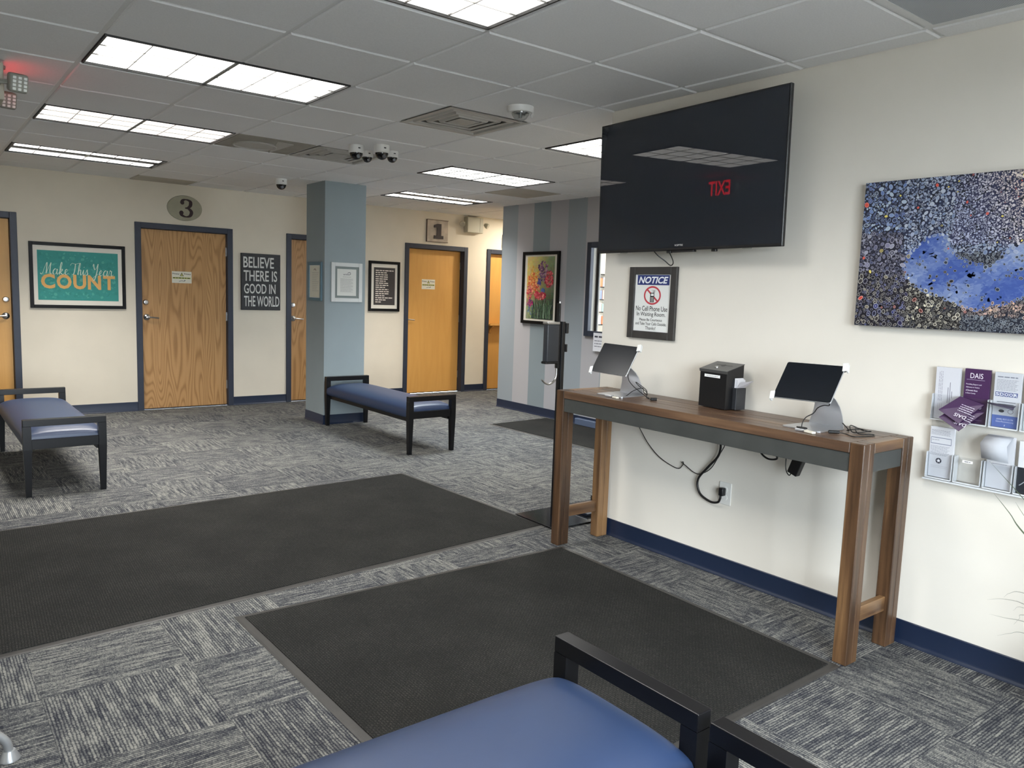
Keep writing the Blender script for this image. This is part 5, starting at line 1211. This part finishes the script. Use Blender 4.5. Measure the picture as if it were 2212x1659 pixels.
def d_star(p, w_, h_):
    p.rect(-w_ / 2, 0, w_ / 2, h_, (202, 204, 210))
    for k in range(5): p.bars(-w_ * .46, w_ * (.34 - .04 * (k % 2)), h_ * (.93 - .022 * k), .0018, (140, 142, 152), 1, seed=k)
    for a in ((-.46, .66, .40, .672), (-.46, .78, .40, .792), (-.46, .66, -.44, .79), (.38, .66, .40, .79)): p.rect(w_ * a[0], h_ * a[1], w_ * a[2], h_ * a[3], (110, 116, 136), 1)
    p.bars(-w_ * .42, -w_ * .1, h_ * .735, .002, (140, 142, 152), 2)
    for k in range(9): p.bars(-w_ * .46, w_ * (.34 - .05 * (k % 3)), h_ * (.615 - .022 * k), .0018, (144, 146, 156), 1, seed=k + 9)
    p.ell(-w_ * .08, h_ * .33, .0115, .0115, (62, 64, 74), 1, 22)
    st = []
    for k in range(10): a = math.pi / 2 + k * math.pi / 5 + .2; q = .009 if k % 2 == 0 else .0038; st.append((-w_ * .08 + q * math.cos(a), h_ * .33 + q * math.sin(a)))
    for k in range(0, 10): p.poly([(-w_ * .08, h_ * .33), st[k], st[(k + 1) % 10]], (230, 230, 234), 2)
    for k in range(2): p.bars(-w_ * .4, w_ * .3, h_ * (.22 - .03 * k), .0016, (176, 178, 186), 1, seed=k)
bro(0, 1, 'white leaflet with a round star emblem in the bottom left pocket', d_star, PAPER, 0.208)
p = Print(y=0); p.rect(-.019, -.005, .019, .005, (240, 240, 240)); p.bars(-.011, .011, -.0015, .003, (90, 90, 96), 1)
tag(p.build('pocket_label', PRINTM, None, (XR - 0.0415, -2.533 - 0.003 - 1.5 * PW, 0.735 + .10), (0, 0, RWROT)), 'small printed label on the empty brochure pocket', 'label')
bro(2, 1, 'plain white leaflet in the third bottom pocket', lambda p, w_, h_: (p.rect(-w_ / 2, 0, w_ / 2, h_, (204, 206, 212)), p.rect(-w_ * .36, h_ * .44, w_ * .4, h_ * .5, (216, 216, 220), 1), p.bars(-w_ * .3, w_ * .3, h_ * .465, .002, (150, 150, 160), 2)), PAPER, 0.208)
bro(3, 1, 'leaflet with a dark photo in the bottom pocket cut off at right', lambda p, w_, h_: (p.rect(-w_ / 2, 0, w_ / 2, h_, (214, 216, 220)), p.rect(-w_ / 2, .0, w_ / 2, h_ * .5, (48, 50, 56), 1), p.stroke([(-w_ * .4, .03), (0, .06), (w_ * .3, .03)], .003, (170, 174, 180), 2)), PAPER, 0.200)
def bent(pts3, m, name, label, cat='brochure', th=0.0015):
    """sheet hanging out: strip of cross rows"""
    bm = B(); rows = [[bm.verts.new(q) for q in row] for row in pts3]
    for a, b in zip(rows, rows[1:]):
        for k in range(len(a) - 1): bm.faces.new((a[k], a[k + 1], b[k + 1], b[k]))
    o = obj(name, bm, m, None, smooth=True); so = o.modifiers.new('thickness', 'SOLIDIFY'); so.thickness = th
    return tag(o, label, cat)
# drooping purple brochures (fold over the pocket front and lean to the left)
def droop(dy, dz, lab, zz, seed):
    o = thing('brochure', lab, 'brochure', (XR - 0.046 - dy, -2.660, zz), 0)
    A = Vector((0.0, -0.078, 0.022)); Bv = Vector((0.0, 0.010, 0.045)); Cc = Vector((-0.055, 0.064, -0.012)); D = Vector((-0.055, -0.014, -0.056))
    A, Bv, Cc, D = [v + Vector((0, 0, dz)) for v in (A, Bv, Cc, D)]
    nrm = (Bv - A).cross(D - A).normalized()
    bm = B(); vs = [bm.verts.new(v) for v in (A, Bv, Cc, D)] + [bm.verts.new(v - nrm * 0.003) for v in (A, Bv, Cc, D)]
    bm.faces.new(vs[:4]); bm.faces.new(vs[7:3:-1])
    for i in range(4): bm.faces.new((vs[i], vs[4 + i], vs[4 + (i + 1) % 4], vs[(i + 1) % 4]))
    obj('sheets', bm, PURP, o)
    ux = (A - Bv); L_ = ux.length; ux.normalize(); uz = (Bv - Cc); Hh_ = uz.length; uz = (uz - uz.dot(ux) * ux).normalized(); nn = ux.cross(uz)
    # text runs upside down: baseline at the far (drooping) edge
    p = Print(y=0); W2 = L_
    p.text('DAIS', -W2 * .22, Hh_ * .78, W2 * .26, Hh_ * .93, (230, 224, 236), 1)
    for k in range(4): p.bars(-W2 * .3, W2 * .25, Hh_ * (.62 - .1 * k), .0025, (214, 206, 222), 1, seed=k)
    q = p.build('cover', GLOSSP, o)
    X = -ux; Z = -uz; Y = Z.cross(X)   # local x,y,z
    if Y.x < 0: Y = -Y
    mid = (A + Bv) / 2
    Mx = Matrix(((X.x, Y.x, Z.x, mid.x), (X.y, Y.y, Z.y, mid.y), (X.z, Y.z, Z.z, mid.z), (0, 0, 0, 1)))
    q.matrix_local = Matrix.Translation(-Y * 0.0008) @ Mx
    return o
droop(0.0, 0.0, 'purple DAIS brochure drooping upside down over the pocket edge', 1.047, 1)
droop(-0.008, -0.022, 'second purple DAIS brochure drooping below the first', 1.038, 2)
yc = -2.533 - .003 - 2.5 * PW
bent([[(XR - .030, yc + .048, .955), (XR - .030, yc - .040, .955)], [(XR - .052, yc + .050, .948), (XR - .055, yc - .040, .945)], [(XR - .082, yc + .055, .925), (XR - .078, yc - .036, .925)], [(XR - .080, yc + .046, .868), (XR - .070, yc - .044, .862)]], mat('shaded_leaflet', (178, 181, 188), 0.7), 'leaflet', 'grey leaflet bent forward out of the third bottom pocket')
bent([[(XR - .044, yc + .062, 1.082), (XR - .044, yc - .040, 1.078)], [(XR - .060, yc + .052, 1.081), (XR - .060, yc - .040, 1.074)], [(XR - .072, yc + .030, 1.077), (XR - .072, yc - .042, 1.066)]], mat('leaflet_underside_shade', (52, 48, 66), 0.5), 'leaflet', 'bent leaflet edge in front of the 5DOOR brochure, underside shade in its dark colour')  # dark colour stands in for the shade under the bent leaflet

# ------------------------------------------------------------------ grass plant at the right edge
r = thing('potted_grass', 'potted plant with long thin arching blades at the right edge', 'potted plant', (2.36, -3.32, 0))
bm = B(); lathe(bm, [(0, 0), (0.10, 0), (0.13, 0.24), (0.138, 0.25), (0.128, 0.25), (0.12, 0.22), (0, 0.22)], 28); autosmooth(obj('pot', bm, mat('plant_pot', (60, 58, 56), 0.5), r))
def blade(pts, w0, m=LEAF):
    P = smoothpts([Vector(q) - Vector(r.location) for q in pts], 6); bm = B(); A = []; C = []; n_ = len(P)
    for i, q in enumerate(P):
        t = i / (n_ - 1); ww = w0 * max(0.06, (1 - t) ** .8) / 2; A.append(bm.verts.new(q + Vector((ww * .4, 0, ww * .9)))); C.append(bm.verts.new(q - Vector((ww * .4, 0, ww * .9))))
    for i in range(n_ - 1): bm.faces.new((A[i], A[i + 1], C[i + 1], C[i]))
    o = obj('leaf', bm, m, r, smooth=True); so = o.modifiers.new('thickness', 'SOLIDIFY'); so.thickness = 0.0006
X0 = 2.42
blade([(2.37, -3.30, .22), (2.40, -3.16, .48), (X0, -2.960, .636), (X0, -2.908, .697), (X0, -2.848, .760)], .012)
blade([(2.36, -3.31, .22), (2.39, -3.12, .60), (X0, -2.948, .759), (X0, -2.822, .876)], .009)
blade([(2.36, -3.32, .22), (2.39, -3.10, .54), (X0, -2.954, .700), (X0, -2.922, .743)], .006)
blade([(2.35, -3.34, .22), (2.40, -3.15, .40), (X0, -2.981, .418), (X0, -2.936, .403), (X0, -2.918, .382)], .0045, GREYBLADE)
blade([(2.36, -3.33, .22), (2.40, -3.15, .36), (X0, -2.985, .378), (X0, -2.954, .380), (X0, -2.908, .372), (X0, -2.864, .354)], .005, GREYBLADE)
blade([(2.36, -3.33, .22), (2.40, -3.15, .34), (X0, -2.986, .364), (X0, -2.953, .343)], .004, GREYBLADE)
blade([(2.36, -3.33, .22), (2.40, -3.15, .32), (X0, -2.991, .314), (X0, -2.930, .306), (X0, -2.876, .302)], .005, GREYBLADE)
blade([(2.36, -3.33, .22), (2.40, -3.15, .37), (X0, -2.989, .338), (X0, -2.976, .321), (X0, -2.960, .292)], .004, GREYBLADE)
blade([(2.36, -3.33, .22), (2.40, -3.15, .28), (X0, -2.995, .272), (X0, -2.951, .254), (X0, -2.910, .230)], .004, GREYBLADE)
for k in range(7):
    a = random.uniform(2.2, 4.6); ll = random.uniform(.18, .26)
    blade([(2.36, -3.32, .22), (2.36 + ll * .35 * math.cos(a), -3.34 + ll * .4 * math.sin(a), .55), (2.36 + ll * math.cos(a) * .7, -3.36 + ll * math.sin(a), .60 + random.uniform(-.1, .2))], .008)
